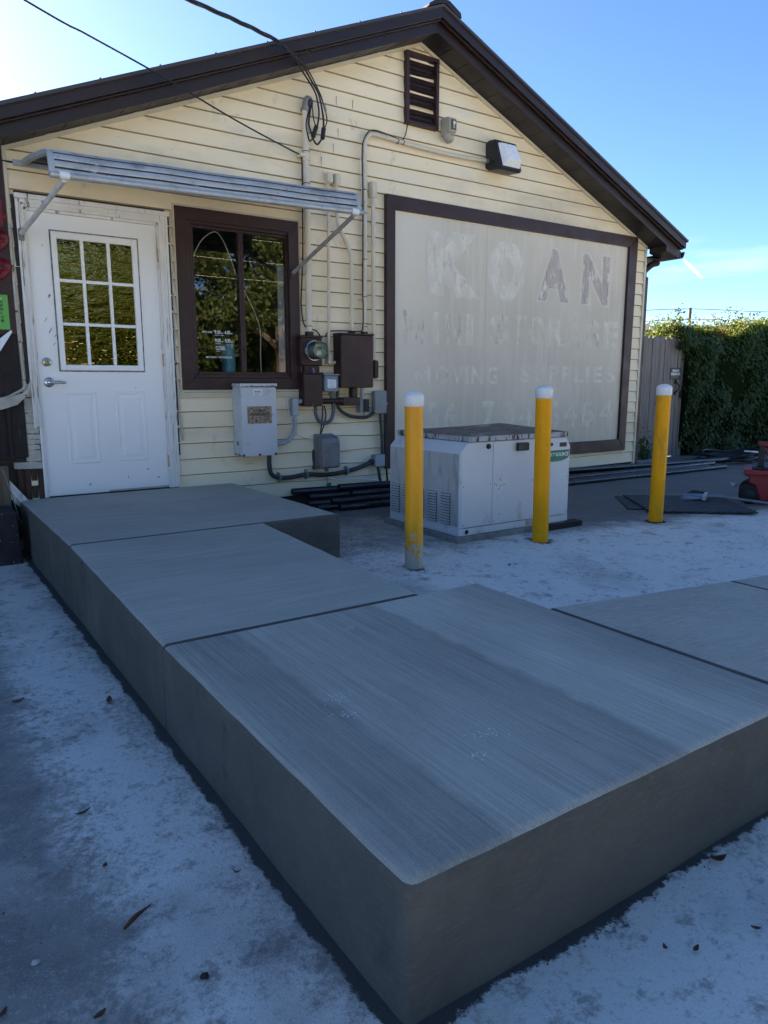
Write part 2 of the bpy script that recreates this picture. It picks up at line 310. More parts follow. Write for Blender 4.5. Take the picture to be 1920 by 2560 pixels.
def text(name, body, mat, parent, fit, y, off=.0, nrm='y', space=1.0, ext=.0006):
    """flat lettering fitted into the rectangle fit=(x0,x1,z0,z1) on a plane facing -y"""
    if body in ('V', 'W'): off = 0.
    if body in ('T', '4', 'A') and fit[1] - fit[0] < .3: off = 0.
    if body == 'M':
        x0, x1, z0, z1 = fit; pm = [(0, 0), (0, 1), (.26, 1), (.5, .45), (.74, 1), (1, 1), (1, 0), (.78, 0), (.78, .60), (.59, .14), (.41, .14), (.22, .60), (.22, 0)]
        return MB().add([(x0 + (x1 - x0) * u, y, z0 + (z1 - z0) * v) for u, v in pm], [tuple(range(13))[::-1]]).build(name, mat, parent, fix=False)
    c = bpy.data.curves.new(name, 'FONT'); c.body = body; c.size = 1; c.offset = off; c.extrude = 0; c.space_character = space; c.resolution_u = 4
    t = bpy.data.objects.new(name + "_c", c); COL.objects.link(t)
    dg = bpy.context.evaluated_depsgraph_get(); me = bpy.data.meshes.new_from_object(t.evaluated_get(dg))
    bpy.data.objects.remove(t); bpy.data.curves.remove(c)
    n = len(me.vertices); co = np.empty(n * 3, 'f'); me.vertices.foreach_get("co", co); co = co.reshape(-1, 3)
    mn, mxx = co.min(0), co.max(0); x0, x1, z0, z1 = fit
    out = np.empty_like(co); out[:, 0] = x0 + (co[:, 0] - mn[0]) / (mxx[0] - mn[0]) * (x1 - x0)
    out[:, 2] = z0 + (co[:, 1] - mn[1]) / (mxx[1] - mn[1]) * (z1 - z0); out[:, 1] = y
    me.vertices.foreach_set("co", out.ravel()); me.update(); me.materials.clear(); me.materials.append(mat); me.name = name
    return link(name, me, parent)
def quads(name, mat, parent, C, U, V, kind=None):
    """many small leaf faces: centre C, half axes U (along) and V (across) -> folded pointed leaves"""
    n = len(C); N = np.cross(U, V); N /= np.maximum(np.linalg.norm(N, axis=1, keepdims=True), 1e-9)
    l = np.linalg.norm(V, axis=1, keepdims=True) * .35
    P = np.stack([C - U, C + V + N * l, C + U, C - V + N * l], 1).reshape(-1, 3).astype('f')
    me = bpy.data.meshes.new(name); me.vertices.add(4 * n); me.vertices.foreach_set("co", P.ravel())
    idx = np.arange(4 * n).reshape(n, 4); tri = np.concatenate([idx[:, [0, 1, 2]], idx[:, [0, 2, 3]]], 1).reshape(-1)
    me.loops.add(6 * n); me.loops.foreach_set("vertex_index", tri.astype('i'))
    me.polygons.add(2 * n); me.polygons.foreach_set("loop_start", np.arange(0, 6 * n, 3, dtype='i'))
    me.update(calc_edges=True); me.materials.append(mat)
    o = link(name, me, parent)
    if kind: o["kind"] = kind
    return o
def rdir(n):
    d = rng.normal(size=(n, 3)); return d / np.linalg.norm(d, axis=1, keepdims=True)
def sstep(a, b, x): t = np.clip((x - a) / (b - a), 0, 1); return t * t * (3 - 2 * t)

# ---------------------------------------------------------------- ground
FOOT = [(.70, 2.38, -1.82, 0), (.70, 1.84, -3.43, -1.82), (.70, 2.165, -4.91, -3.43), (2.165, 6.2, -4.91, -3.87)]
def gh(x, y): return -.02 + .085 * sstep(-4.6, -2.2, y) * sstep(.9, 2.6, x)
def make_ground():
    xs = np.concatenate([[-500, -200, -80, -40, -20, -12, -8, -5], np.arange(-3, 9.001, .05), np.arange(9.3, 16, .4), [20, 30, 50, 90, 200, 500]])
    ys = np.concatenate([[-500, -200, -90, -45, -25, -15, -10, -8], np.arange(-6.6, 1.6, .05), np.arange(2, 8, .5), [10, 14, 20, 35, 70, 200, 500]])
    X, Y = np.meshgrid(xs, ys); Z = gh(X, Y)
    Z += .004 * np.sin(X * 5.1 + Y * 2.3) * np.cos(Y * 4.3 - X) * (np.abs(X) < 12)
    nx, ny = len(xs), len(ys)
    me = bpy.data.meshes.new("ground"); me.vertices.add(nx * ny); me.vertices.foreach_set("co", np.stack([X, Y, Z], -1).astype('f').ravel())
    i = (np.arange(ny - 1)[:, None] * nx + np.arange(nx - 1)[None]).ravel(); f = np.stack([i, i + 1, i + nx + 1, i + nx], 1)
    me.loops.add(4 * len(f)); me.loops.foreach_set("vertex_index", f.ravel().astype('i'))
    me.polygons.add(len(f)); me.polygons.foreach_set("loop_start", np.arange(0, 4 * len(f), 4, dtype='i')); me.update(calc_edges=True)
    me.polygons.foreach_set("use_smooth", [True] * len(f))
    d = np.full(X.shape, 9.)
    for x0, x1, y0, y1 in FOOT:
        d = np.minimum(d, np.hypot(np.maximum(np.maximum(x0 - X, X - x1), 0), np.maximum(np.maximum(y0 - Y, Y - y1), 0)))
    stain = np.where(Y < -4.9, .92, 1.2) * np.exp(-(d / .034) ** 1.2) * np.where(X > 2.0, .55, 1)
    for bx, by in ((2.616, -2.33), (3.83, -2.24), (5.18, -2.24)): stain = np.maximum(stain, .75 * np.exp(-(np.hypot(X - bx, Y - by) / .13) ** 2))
    asph = sstep(-2.55, -1.5, Y + .35 * (X - 4.2).clip(0, 2) * .6) * sstep(3.2, 4.6, X) + sstep(-1.3, -.3, Y) * (X > 2.3)
    left = (X < .75) & (Y > -5.2)
    pale = np.where(left, .05 + .80 * np.exp(-((d - .22) / .24) ** 2), .5)
    pale = np.where((Y < -4.85), .80, pale); pale = np.where((X > 2.0) & (Y > -4.3), .86 - .5 * sstep(-2.6, -1.4, Y), pale)
    pale = np.where((Y < -4.4) & (X < .7), np.maximum(pale, .42), pale)
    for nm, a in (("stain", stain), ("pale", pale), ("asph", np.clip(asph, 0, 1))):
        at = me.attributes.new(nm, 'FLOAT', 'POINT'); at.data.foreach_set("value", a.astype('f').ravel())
    m, nt, b = _new("old_driveway_concrete")
    def attr(n):
        a = nt.nodes.new("ShaderNodeAttribute"); a.attribute_name = n; return a.outputs["Fac"]
    n1 = _noise(nt, _pos(nt), 1.7, 6, .65); n2 = _noise(nt, _pos(nt, (1, 1, 1), (3, 7, 0)), 42, 5, .75); n3 = _noise(nt, _pos(nt, (1, 1, 1), (9, 1, 0)), 5.5, 6, .7)
    n4 = _noise(nt, _pos(nt, (1, 1, 1), (1, 5, 0)), 160, 3, .8); n5 = _noise(nt, _pos(nt, (1, 1, 1), (6, 3, 0)), 2.6, 7, .68)
    col = _mix(nt, _range(nt, n1, .33, .67), (.27, .262, .235), (.40, .387, .345))
    k = _math(nt, 'ADD', _math(nt, 'MULTIPLY', n2, 1.0), _math(nt, 'ADD', _math(nt, 'ADD', _math(nt, 'MULTIPLY', n3, .45), _math(nt, 'MULTIPLY', n5, .75)), _math(nt, 'MULTIPLY', attr("pale"), .55)))
    col = _mix(nt, _range(nt, k, 1.27, 1.50, 0, .9), col, (.78, .765, .71))
    col = _mix(nt, _range(nt, _math(nt, 'SUBTRACT', _math(nt, 'ADD', n3, _math(nt, 'MULTIPLY', n2, .45)), _math(nt, 'MULTIPLY', attr('pale'), .16)), .67, .78, 0, .75), col, (.20, .19, .175))
    n6 = _noise(nt, _pos(nt, (1, 1, 1), (2, 8, 0)), 1.3, 6, .62); kd = _math(nt, 'SUBTRACT', n6, _math(nt, 'MULTIPLY', attr('pale'), .10)); col = _mix(nt, _range(nt, kd, .46, .62, 0, .5), col, (.15, .145, .13))
    n7 = _noise(nt, _pos(nt, (1, 1, 1), (4, 1, 0)), 14, 6, .75); col = _mix(nt, _range(nt, n7, .56, .66, 0, .55), col, (.12, .115, .105))
    col = _mix(nt, _range(nt, n4, .58, .72, 0, .55), col, (.13, .125, .12)); col = _mix(nt, _range(nt, n4, .42, .28, 0, .5), col, (.74, .73, .69))
    ka = _math(nt, 'ADD', attr("asph"), _math(nt, 'MULTIPLY', _math(nt, 'SUBTRACT', n3, .5), 1.0))
    col = _mix(nt, _range(nt, ka, .30, .75, 0, .88), col, _mix(nt, _range(nt, n2, .62, .72), (.125, .122, .115), (.27, .265, .25)))
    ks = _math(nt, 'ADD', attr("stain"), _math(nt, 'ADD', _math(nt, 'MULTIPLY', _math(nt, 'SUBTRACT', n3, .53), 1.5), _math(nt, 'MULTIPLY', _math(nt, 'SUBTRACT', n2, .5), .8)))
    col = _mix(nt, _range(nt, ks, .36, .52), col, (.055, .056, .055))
    nt.links.new(col, b.inputs["Base Color"]); b.inputs["Roughness"].default_value = .9
    _bump(nt, b, _math(nt, 'ADD', _math(nt, 'MULTIPLY', n2, .7), _math(nt, 'ADD', n4, _math(nt, 'MULTIPLY', n3, 1.6))), .55, .012)
    me.materials.append(m); o = link("ground", me); o["kind"] = "structure"
make_ground()

# ---------------------------------------------------------------- concrete porch and ramp
ramp = thing("concrete_ramp", None, None, (1.5, -2.5, 0), kind="structure")
def slab(name, x0, x1, y0, y1, zs, top, joints=()):
    """zs: top heights at (x0,y0),(x1,y0),(x1,y1),(x0,y1); joints: sides whose top edge is a tooled joint"""
    g = .004; seed_ = x0 * 3.1 + y0 * 1.7
    x0 += g * ('x0' in joints); x1 -= g * ('x1' in joints); y0 += g * ('y0' in joints); y1 -= g * ('y1' in joints)
    def hgt(x, y):
        u = (x - x0) / (x1 - x0); v = (y - y0) / (y1 - y0)
        return (zs[0] * (1 - u) + zs[1] * u) * (1 - v) + (zs[3] * (1 - u) + zs[2] * u) * v
    RT = .028
    def ring(t, z_abs=None):     # t: 0 at the vertical face .. 1 where the rounding meets the top
        ins = {k_: (.012 if t > 1 else 0) + (1 - math.cos(min(t, 1) * math.pi / 2)) * (.010 if k_ in joints else RT) for k_ in ('x0', 'x1', 'y0', 'y1')}
        X0, X1, Y0, Y1 = x0 + ins['x0'], x1 - ins['x1'], y0 + ins['y0'], y1 - ins['y1']; pts = []
        cs = [((X0, Y0), 'x0', 'y0', math.pi), ((X1, Y0), 'y0', 'x1', 1.5 * math.pi), ((X1, Y1), 'x1', 'y1', 0), ((X0, Y1), 'y1', 'x0', .5 * math.pi)]
        for q in range(4):
            (cx, cy), a, b, ang = cs[q]; rc = .022 if (a not in joints and b not in joints) else .002
            ox = cx + (rc if cx == X0 else -rc); oy = cy + (rc if cy == Y0 else -rc)
            for h in range(4): pts.append((ox + rc * math.cos(ang + h * math.pi / 6), oy + rc * math.sin(ang + h * math.pi / 6), None))
            (nx, ny), na, nb, nang = cs[(q + 1) % 4]; nrc = .022 if (na not in joints and nb not in joints) else .002
            px, py = pts[-1][:2]; qx = (nx + (nrc if nx == X0 else -nrc)) + nrc * math.cos(nang); qy = (ny + (nrc if ny == Y0 else -nrc)) + nrc * math.sin(nang)
            m_ = max(3, int(((x1 - x0) if q in (0, 2) else (y1 - y0)) / .06))
            for h in range(1, m_): pts.append((px + (qx - px) * h / m_, py + (qy - py) * h / m_, b))
        out = []; dz = RT * (1 - math.sin(min(t, 1) * math.pi / 2))
        for x, y, sd_ in pts:
            w = .0007 * math.sin(x * 13 + y * 17 + seed_) + .0005 * math.sin(x * 41 - y * 33 + seed_ * 2)
            if sd_ in joints: w *= .35
            if z_abs is None: out.append((x + w, y + w * .8, hgt(x, y) - dz + w * .5))
            else: out.append((x + w, y + w * .8, z_abs))
        return out
    rings = [ring(0, -.15), ring(0), ring(.25), ring(.5), ring(.75), ring(1), ring(2)]; n_ = len(rings[0])
    vs_ = [p for r_ in rings for p in r_]; fs_ = [(i_ * n_ + k_, i_ * n_ + (k_ + 1) % n_, (i_ + 1) * n_ + (k_ + 1) % n_, (i_ + 1) * n_ + k_) for i_ in range(6) for k_ in range(n_)]
    fs_.append(tuple(range(6 * n_, 7 * n_)))
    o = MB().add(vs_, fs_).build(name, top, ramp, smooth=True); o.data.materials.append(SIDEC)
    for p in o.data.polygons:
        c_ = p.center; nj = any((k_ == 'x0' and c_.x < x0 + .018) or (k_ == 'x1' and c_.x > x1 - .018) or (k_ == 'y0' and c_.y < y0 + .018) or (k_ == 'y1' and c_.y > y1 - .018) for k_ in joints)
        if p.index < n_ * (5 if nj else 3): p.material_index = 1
    return o
slab("porch_slab", .70, 2.38, -1.82, -.004, (.355, .355, .355, .355), TOP_X, ('y0',))
slab("ramp_slab", .70, 1.84, -3.43, -1.82, (.296, .296, .355, .355), TOP_X, ('y0', 'y1'))
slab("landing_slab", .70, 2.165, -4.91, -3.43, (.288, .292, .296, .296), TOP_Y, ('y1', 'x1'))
slab("ramp_slab", 2.165, 3.50, -4.91, -3.87, (.292, .20, .20, .294), TOP_X, ('x0', 'x1'))
slab("ramp_slab", 3.50, 5.60, -4.91, -3.87, (.20, .07, .07, .20), TOP_X, ('x0',))

# ---------------------------------------------------------------- the building
B = thing("storage_office", "cream sided gabled office building with dark brown roof edge and white door", "building", (4.3, 0, 0))
XL, XR, XA, ZA, SL = .79, 7.83, 4.365, 4.30, .4170
def zroof(x): return ZA - SL * abs(x - XA)
# sheathing with the door and window holes
sh = MB()
for a in ((XL, .90, 0, 2.42), (1.83, 2.06, 0, 2.42), (3.0, XR, 0, 2.5), (2.06, 3.0, 0, 1.21), (XL, 2.06, 2.42, 2.79), (2.06, 3.0, 2.49, 2.79), (3.0, XR, 2.5, 2.79), (.90, 1.83, 0, .34)):
    sh.box(a[0], a[1], .024, .12, a[2], a[3])
sh.prism([(XL + .02, 2.80), (XR - .02, 2.80), (XA, ZA - .02)], .024, .12)
sh.build("wall_sheathing", ROOMM, B)
sw = MB().box(XL, XL + .1, .121, 12, 0, 2.79).box(XR - .1, XR, .121, 12, 0, 2.79).box(XL + .101, XR - .101, 11.9, 12, 0, 2.79); sw.prism([(XL, 2.80), (XR, 2.80), (XA, ZA - .02)], 11.9, 12)
sw.build("side_walls", SID, B)
MB().box(XL + .101, XR - .101, .121, 11.89, -.05, .33).box(XL + .101, XR - .101, .121, 11.89, 2.74, 2.78).box(3.9, 3.95, .121, 4, .33, 2.74).box(XL + .101, 3.9, 4.0, 4.05, .33, 2.74).build("interior_room", ROOMM, B)
# clapboards, one object per course
LAPD = M("lap_shade_grime", (.36, .285, .18), (.23, .18, .11), 9, .9, stretch=(.6, 1, 1), layers=(((.40, .33, .22), 4, .56, .70, (.6, 1, 1)),))  # dark line under each lap: its shadow painted in along with dirt
EXP, Z0 = .1303, .453
def course(zb, zt, k):
    def cut(xa, xb):    # openings
        segs = [(xa, xb)]
        for ox0, ox1, oz0, oz1 in ((.84, 1.90, 0, 2.46), (1.985, 3.035, 1.165, 2.56)):
            if zt - .03 > oz0 and zb + .03 < oz1:
                new = []
                for a, b in segs:
                    if b <= ox0 or a >= ox1: new.append((a, b))
                    else:
                        if a < ox0: new.append((a, ox0))
                        if b > ox1: new.append((ox1, b))
                segs = new
        return segs
    half = (ZA - zb) / SL; xa, xb = max(XL, XA - half), min(XR, XA + half)
    if xb - xa < .05: return
    m = MB()
    for a, b in cut(xa, xb):
        n = max(2, int((b - a) / .12)); vs = []
        for i in range(n + 1):
            x = a + (b - a) * i / n; ztx = min(zt, max(zb + .002, zroof(x) - .002))
            w = .0012 * math.sin(x * 3.1 + k * 1.7) + .0008 * math.sin(x * 7.3 + k)
            dz = .0015 * math.sin(x * 1.9 + k * 2.3)
            if zb < .98 and 2.76 < x < 3.95:
                bl = math.sin((x - 2.76) / 1.19 * math.pi); w -= .014 * bl * abs(math.sin(x * 5.3 + k * 1.9)); dz += .010 * bl * math.sin(x * 6.1 + k * 2.7)
            if zb < .5 and x > 6: dz += .02 * (x - 6) / 1.8
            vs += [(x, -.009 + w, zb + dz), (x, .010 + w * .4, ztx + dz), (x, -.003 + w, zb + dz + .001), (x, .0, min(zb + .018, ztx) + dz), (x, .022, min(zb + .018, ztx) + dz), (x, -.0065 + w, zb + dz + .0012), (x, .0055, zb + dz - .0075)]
        fs = []
        for i in range(n):
            p = 7 * i; q = p + 7; fs += [(p, q, q + 1, p + 1), (p + 2, q + 2, q, p), (p + 3, q + 3, q + 2, p + 2), (p + 4, q + 4, q + 3, p + 3), (p + 6, q + 6, q + 5, p + 5)]
        m.add(vs, fs)
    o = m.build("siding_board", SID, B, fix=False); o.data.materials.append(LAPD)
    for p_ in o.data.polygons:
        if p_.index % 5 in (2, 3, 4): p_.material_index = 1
k = -2
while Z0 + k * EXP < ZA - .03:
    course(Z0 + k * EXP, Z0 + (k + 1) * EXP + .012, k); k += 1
# vertical butt seams between boards, small laps
for i, (x, kk) in enumerate(((3.47, 22), (3.42, 21), (3.455, 24), (3.30, 20), (6.95, 18), (6.95, 17), (3.62, 24), (1.5, 15))):
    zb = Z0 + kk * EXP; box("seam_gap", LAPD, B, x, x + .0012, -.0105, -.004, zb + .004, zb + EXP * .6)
LW = thing("added_left_wing", "added dark brown board wing off the left edge, keeping low sun off the yard", "building", (-3, 1, 0))  # added wing, almost wholly out of view, blocks low sun from the yard
box("wall", DWOOD, LW, -9.0, .60, .03, 5.0, -.05, 2.85); MB().prismx([(-.30, 2.86), (2.5, 4.0), (5.3, 2.86), (5.3, 2.72), (2.5, 3.84), (-.30, 2.72)], -9.3, .20).build("roof", ROOFM, LW); box("fascia", FASC, LW, -9.3, .20, -.325, -.301, 2.70, 2.86, .004)
for i in range(46):
    x = random.uniform(1.0, 7.7); kk = random.randint(2, 26); zb = Z0 + kk * EXP + random.uniform(.03, .09)
    if zb > zroof(x) - .08 or (3.9 < x < 7.65 and zb < 2.95) or (.8 < x < 3.1 and zb < 2.62): continue
    MB().lathe((x, .004 - .014 * (1 - (zb - Z0 - kk * EXP) / EXP), zb), (0, -1, 0), [(0, .0035), (.0012, .003)], 6).build("nail_head", LAPD, B)
# trims
box("corner_trim", CREAM, B, XR - .025, XR + .012, -.014, .02, .16, zroof(XR) + .0, .004)
box("corner_trim", CREAM, B, XL - .004, XL + .022, -.014, .02, 1.30, zroof(XL), .004)
for s in (-1, 1):
    e = XL if s < 0 else XR; dz = .032
    MB().prism([(XA, ZA - dz - .004), (XA, ZA - .004), (e, zroof(e) - .004), (e, zroof(e) - dz - .004)][::-s], -.016, .010).build("rake_trim", CREAM, B)
box("starter_strip", CREAM, B, 6.4, 7.86, -.05, .01, .165, .178)
MB().box(XL, XR, .03, .12, -.1, .20).build("foundation_sill", DWOOD, B)

# roof
roof = MB(); OV = .26
EX = 8.14 - XA
for s in (-1, 1):
    x1 = XA + s * EX
    t0, t1 = .165, .19
    roof.prism([(XA, ZA + t0), (XA, ZA + t1), (x1 + s * .03, zroof(x1 + s * .03) + t1), (x1 + s * .03, zroof(x1 + s * .03) + t0)][::-s], -.345, 12.4)
RF = roof.build("roof", ROOFM, B)
for s in (-1, 1):
    x1 = XA + s * EX
    def band(lo, hi, y0, y1, nm, xo=0.):
        xe = x1 + s * xo
        return MB().prism([(XA, ZA + lo), (XA, ZA + hi), (xe, zroof(xe) + hi), (xe, zroof(xe) + lo)][::-s], y0, y1).build(nm, FASC, RF, bevel=.003)
    band(-.012, .10, -OV, -OV + .02, "fascia_board")
    band(.085, .166, -.33, -OV - .001, "rake_fascia_cover", .012)
    band(.070, .0845, -.300, -OV - .001, "fascia_drip")
    band(.155, .1655, -.338, -.331, "drip_edge", .02)
    # sloped soffit boards
    L = EX / math.cos(math.atan(SL)); n = 19
    for i in range(n):
        a, b = EX * i / n, EX * (i + 1) / n - .006
        m = MB(); y0, y1 = -OV + .021, -.017; z = lambda d: ZA - SL * d
        xx0, xx1 = XA + s * a, XA + s * b
        m.prism([(xx0, z(a)), (xx0, z(a) + .012), (xx1, z(b) + .012), (xx1, z(b))][::-s], y0, y1)
        m.build("soffit_panel", SOFF, RF)
    # boxed eave return at the corner
    ze = zroof(x1)
    if s > 0: MB().prism([(XA + s * (XR - XA + .04), zroof(XR + .04) - .0 - .012), (XA + s * (XR - XA + .04), zroof(XR + .04) - .075), (x1 - s * .004, ze - .02), (x1 - s * .004, ze + .05)][::s], -OV + .002, -.018).build("eave_return", FASC, RF, bevel=.003)
    gx = x1
    MB().prism([(gx + s * .002, ze + .06), (gx + s * .002, ze - .02), (gx + s * .06, ze - .02), (gx + s * .085, ze + .02), (gx + s * .095, ze + .06), (gx + s * .085, ze + .06), (gx + s * .055, ze - .008), (gx + s * .014, ze - .008), (gx + s * .014, ze + .06)][::s], -.262, 12.3).build("gutter", FASC, RF)
    box("eave_soffit", SOFF, RF, min(XA + s * (XR - XA), x1), max(XA + s * (XR - XA), x1) - .004, -.016, 12, ze - .02, ze - .01)
    for i in range(9):     # roofing screw heads along the edge
        xx = XA + s * (.45 + i * .42); MB().lathe((xx, -.335, zroof(xx) + .188), (0, 0, 1), [(0, .008), (.006, .008), (.012, .004)], 8).build("roof_screw", FASC, RF)
MB().prism([(XA - .17, ZA + .13), (XA - .16, ZA + .155), (XA - .05, ZA + .225), (XA + .06, ZA + .225), (XA + .19, ZA + .16), (XA + .20, ZA + .12), (XA + .15, ZA + .13), (XA + .02, ZA + .192), (XA - .02, ZA + .192)], -.35, 12.4).build("ridge_cap", FASC, RF, bevel=.003)
ds = thing("downspout", "dark brown downspout running down the right corner of the building", "downspout", (7.9, .06, .1))
MB().box(7.86, 7.955, .03, .11, .12, 2.50).build("pipe", BROWN, ds, bevel=.008)
MB().tube(smoothpath([(7.905, .07, 2.49), (7.905, .07, 2.56), (7.96, .05, 2.62), (8.02, .03, 2.66), (8.10, .02, 2.68)]), .04, 8).build("elbow", FASC, ds)
# gable vent
gv = box("gable_vent", BLACK, B, 4.20, 4.54, -.004, .014, 3.59, 4.16)
vf = MB()
for a in ((4.178, 4.212, 3.567, 4.182), (4.520, 4.554, 3.567, 4.182), (4.213, 4.519, 4.150, 4.182), (4.213, 4.519, 3.567, 3.597)): vf.box(a[0], a[1], -.05, .005, a[2], a[3])
vf.build("vent_frame", BROWN, gv, bevel=.002)
for i in range(8):
    z = 3.598 + i * .0692
    MB().prismx([(-.040, z), (-.036, z - .004), (-.006, z + .036), (-.010, z + .040)], 4.2135, 4.5185).build("louvre_slat", BROWN, gv)

# door -----------------------------------------------------------------------
DX0, DX1, DZ0, DZ1 = .909, 1.821, .362, 2.405
dm = MB()
for a in ((DX0, 1.095, DZ0, DZ1), (1.632, DX1, DZ0, DZ1), (1.0951, 1.6319, DZ0, 1.338), (1.0951, 1.6319, 2.239, DZ1)): dm.box(a[0], a[1], .005, .048, a[2], a[3])
door = dm.build("door", WHITE, B)
lf = MB()
for a in ((1.060, 1.098, 1.299, 2.285), (1.630, 1.670, 1.299, 2.285), (1.0981, 1.6299, 1.299, 1.340), (1.0981, 1.6299, 2.237, 2.285)): lf.box(a[0], a[1], -.010, .03, a[2], a[3])
lf.build("window_frame", WHITE, door, bevel=.006)
lf = MB()
for a in ((1.050, 1.0595, 1.289, 2.295), (1.6705, 1.680, 1.289, 2.295), (1.0596, 1.6704, 1.289, 1.2985), (1.0596, 1.6704, 2.2855, 2.295)): lf.box(a[0], a[1], .0015, .006, a[2], a[3])
lf.build("frame_sealant", M("dirty_sealant", (.30, .28, .26), (.05, .05, .05), 30, .8), door)
for x in (1.268, 1.456): box("muntin", WHITE, door, x - .011, x + .011, -.006, .022, 1.3405, 2.2365, .003)
for z in (1.946, 1.636):
    for a, b in ((1.0985, 1.2565), (1.2795, 1.4445), (1.4675, 1.6295)): box("muntin", WHITE, door, a, b, -.006, .022, z - .011, z + .011, .003)
xs_, zs_ = (1.0985, 1.257, 1.279, 1.445, 1.467, 1.6295), (1.3405, 1.625, 1.647, 1.935, 1.957, 2.2365)
for i in range(3):
    for j in range(3): MB().add([(xs_[2 * i], .012, zs_[2 * j]), (xs_[2 * i + 1], .012, zs_[2 * j]), (xs_[2 * i + 1], .012, zs_[2 * j + 1]), (xs_[2 * i], .012, zs_[2 * j + 1])], [(0, 1, 2, 3)]).build("pane", FILM, door, fix=False)
for a, b in ((1.075, 1.30), (1.438, 1.667)):
    m = MB(); z0, z1 = .595, 1.139
    def ring(i, y): return [(a + i, y, z0 + i), (b - i, y, z0 + i), (b - i, y, z1 - i), (a + i, y, z1 - i)]
    vs = ring(0, .005) + ring(.006, -.001) + ring(.014, -.001) + ring(.022, .0045) + ring(.034, .0045) + ring(.058, -.002); fs = []
    for i in range(5):
        for q in range(4): fs.append((4 * i + q, 4 * i + (q + 1) % 4, 4 * i + 4 + (q + 1) % 4, 4 * i + 4 + q))
    fs.append((20, 21, 22, 23)); m.add(vs, fs).build("raised_panel", WHITE, door)
dbt = MB().lathe((.967, .005, 1.358), (0, -1, 0), [(0, .034), (.006, .034), (.018, .028), (.020, .024)], 24).build("deadbolt", CHROME, door, smooth=True)
MB().lathe((.967, -.015, 1.358), (0, -1, 0), [(0, .019), (.007, .018), (.009, .014)], 20).build("key_cylinder", BRASS, dbt, smooth=True)
box("keyhole", BLACK, dbt, .965, .969, -.0255, -.0235, 1.351, 1.366)
hd = MB().lathe((.971, .005, 1.211), (0, -1, 0), [(0, .037), (.006, .037), (.014, .031), (.016, .018), (.045, .015), (.06, .016), (.064, .010)], 24).build("door_handle", CHROME, door, smooth=True)
MB().tube([(.971, -.050, 1.211), (1.0, -.056, 1.211), (1.04, -.056, 1.209), (1.078, -.052, 1.207)], [.012, .011, .010, .008], 10).build("lever", CHROME, hd, smooth=True)
for z in (2.184, 1.384, .577):
    h = MB().tube([(1.8265, -.006, z - .05), (1.8265, -.006, z + .05)], .0075, 8)
    h.build("hinge", BRASS, door, smooth=True)
scf = M("black_scuff", (.10, .10, .11), (.35, .35, .36), 90, .7)
for x, z, w, h_, a in ((1.02, 1.83, .020, .035, .3), (.985, 1.66, .006, .05, .5), (1.01, 1.585, .010, .06, .5), (1.05, 1.56, .007, .07, .6), (1.03, 1.49, .006, .035, .5), (1.0, 2.18, .006, .02, .2), (1.66, .52, .025, .012, .3), (1.5, .47, .009, .02, 0), (1.21, .43, .010, .03, .7), (1.74, .45, .03, .012, -.3), (1.60, 1.17, .010, .008, 0)):
    c, s = math.cos(a), math.sin(a); P = [(-w / 2, -h_ / 2 * .3), (w / 2 * .3, -h_ / 2), (w / 2, h_ / 2 * .4), (-w / 2 * .2, h_ / 2)]
    MB().add([(x + c * p + s * q, .0035, z - s * p + c * q) for p, q in P], [(0, 1, 2, 3)]).build("scuff_mark", scf, door, fix=False)
box("bottom_chip", ROTW, door, 1.35, 1.82, .0025, .006, .362, .376)
# door casing
cas = MB(); 
DF = box("door_frame", PEEL, B, .892, .9085, -.012, .06, .356, 2.41)
box("jamb", PEEL, DF, 1.8215, 1.836, -.012, .06, .356, 2.41); box("head_jamb", PEEL, DF, .9086, 1.8214, -.012, .06, 2.4065, 2.425)
for i, (a, b, y) in enumerate(((.842, .860, -.030), (.8602, .876, -.024), (.8762, .8918, -.028))): box("left_casing_strip", PEEL, DF, a, b, y, .02, .877 + .012 * (i % 2), 2.425 + (.842 + .05 - a) * 1.0, .003)
for i, (a, b, y) in enumerate(((1.8362, 1.862, -.028), (1.8622, 1.888, -.024), (1.8882, 1.908, -.030))): box("right_casing_strip", PEEL, DF, a, b, y, .02, .358, 2.425 + (a - 1.836) * 1.0, .003)
for i, (a, b, y) in enumerate(((2.4252, 2.450, -.028), (2.4502, 2.478, -.024), (2.4782, 2.512, -.031))): box("head_casing_strip", PEEL, DF, .892 - (a - 2.425), 1.836 + (b - 2.425), y, .02, a, b, .003)
box("casing_repair_strip", WHITE, DF, .880, .8915, -.014, .02, .356, .876)
box("dark_gap_strip", BLACK, DF, .818, .8415, -.010, .02, 1.20, 2.50); box("dark_gap_strip", BLACK, DF, 1.9085, 1.926, -.008, .02, .62, 2.50)
MB().tube(smoothpath([(1.93, -.014, 2.49), (1.930, -.014, 2.0), (1.926, -.016, 1.4), (1.935, -.018, 1.0), (1.948, -.022, .74)]), .007, 6).build("loose_trim_edge", ROTW, DF)
box("threshold", DWOOD, DF, .909, 1.8214, -.02, .05, .357, .3615)

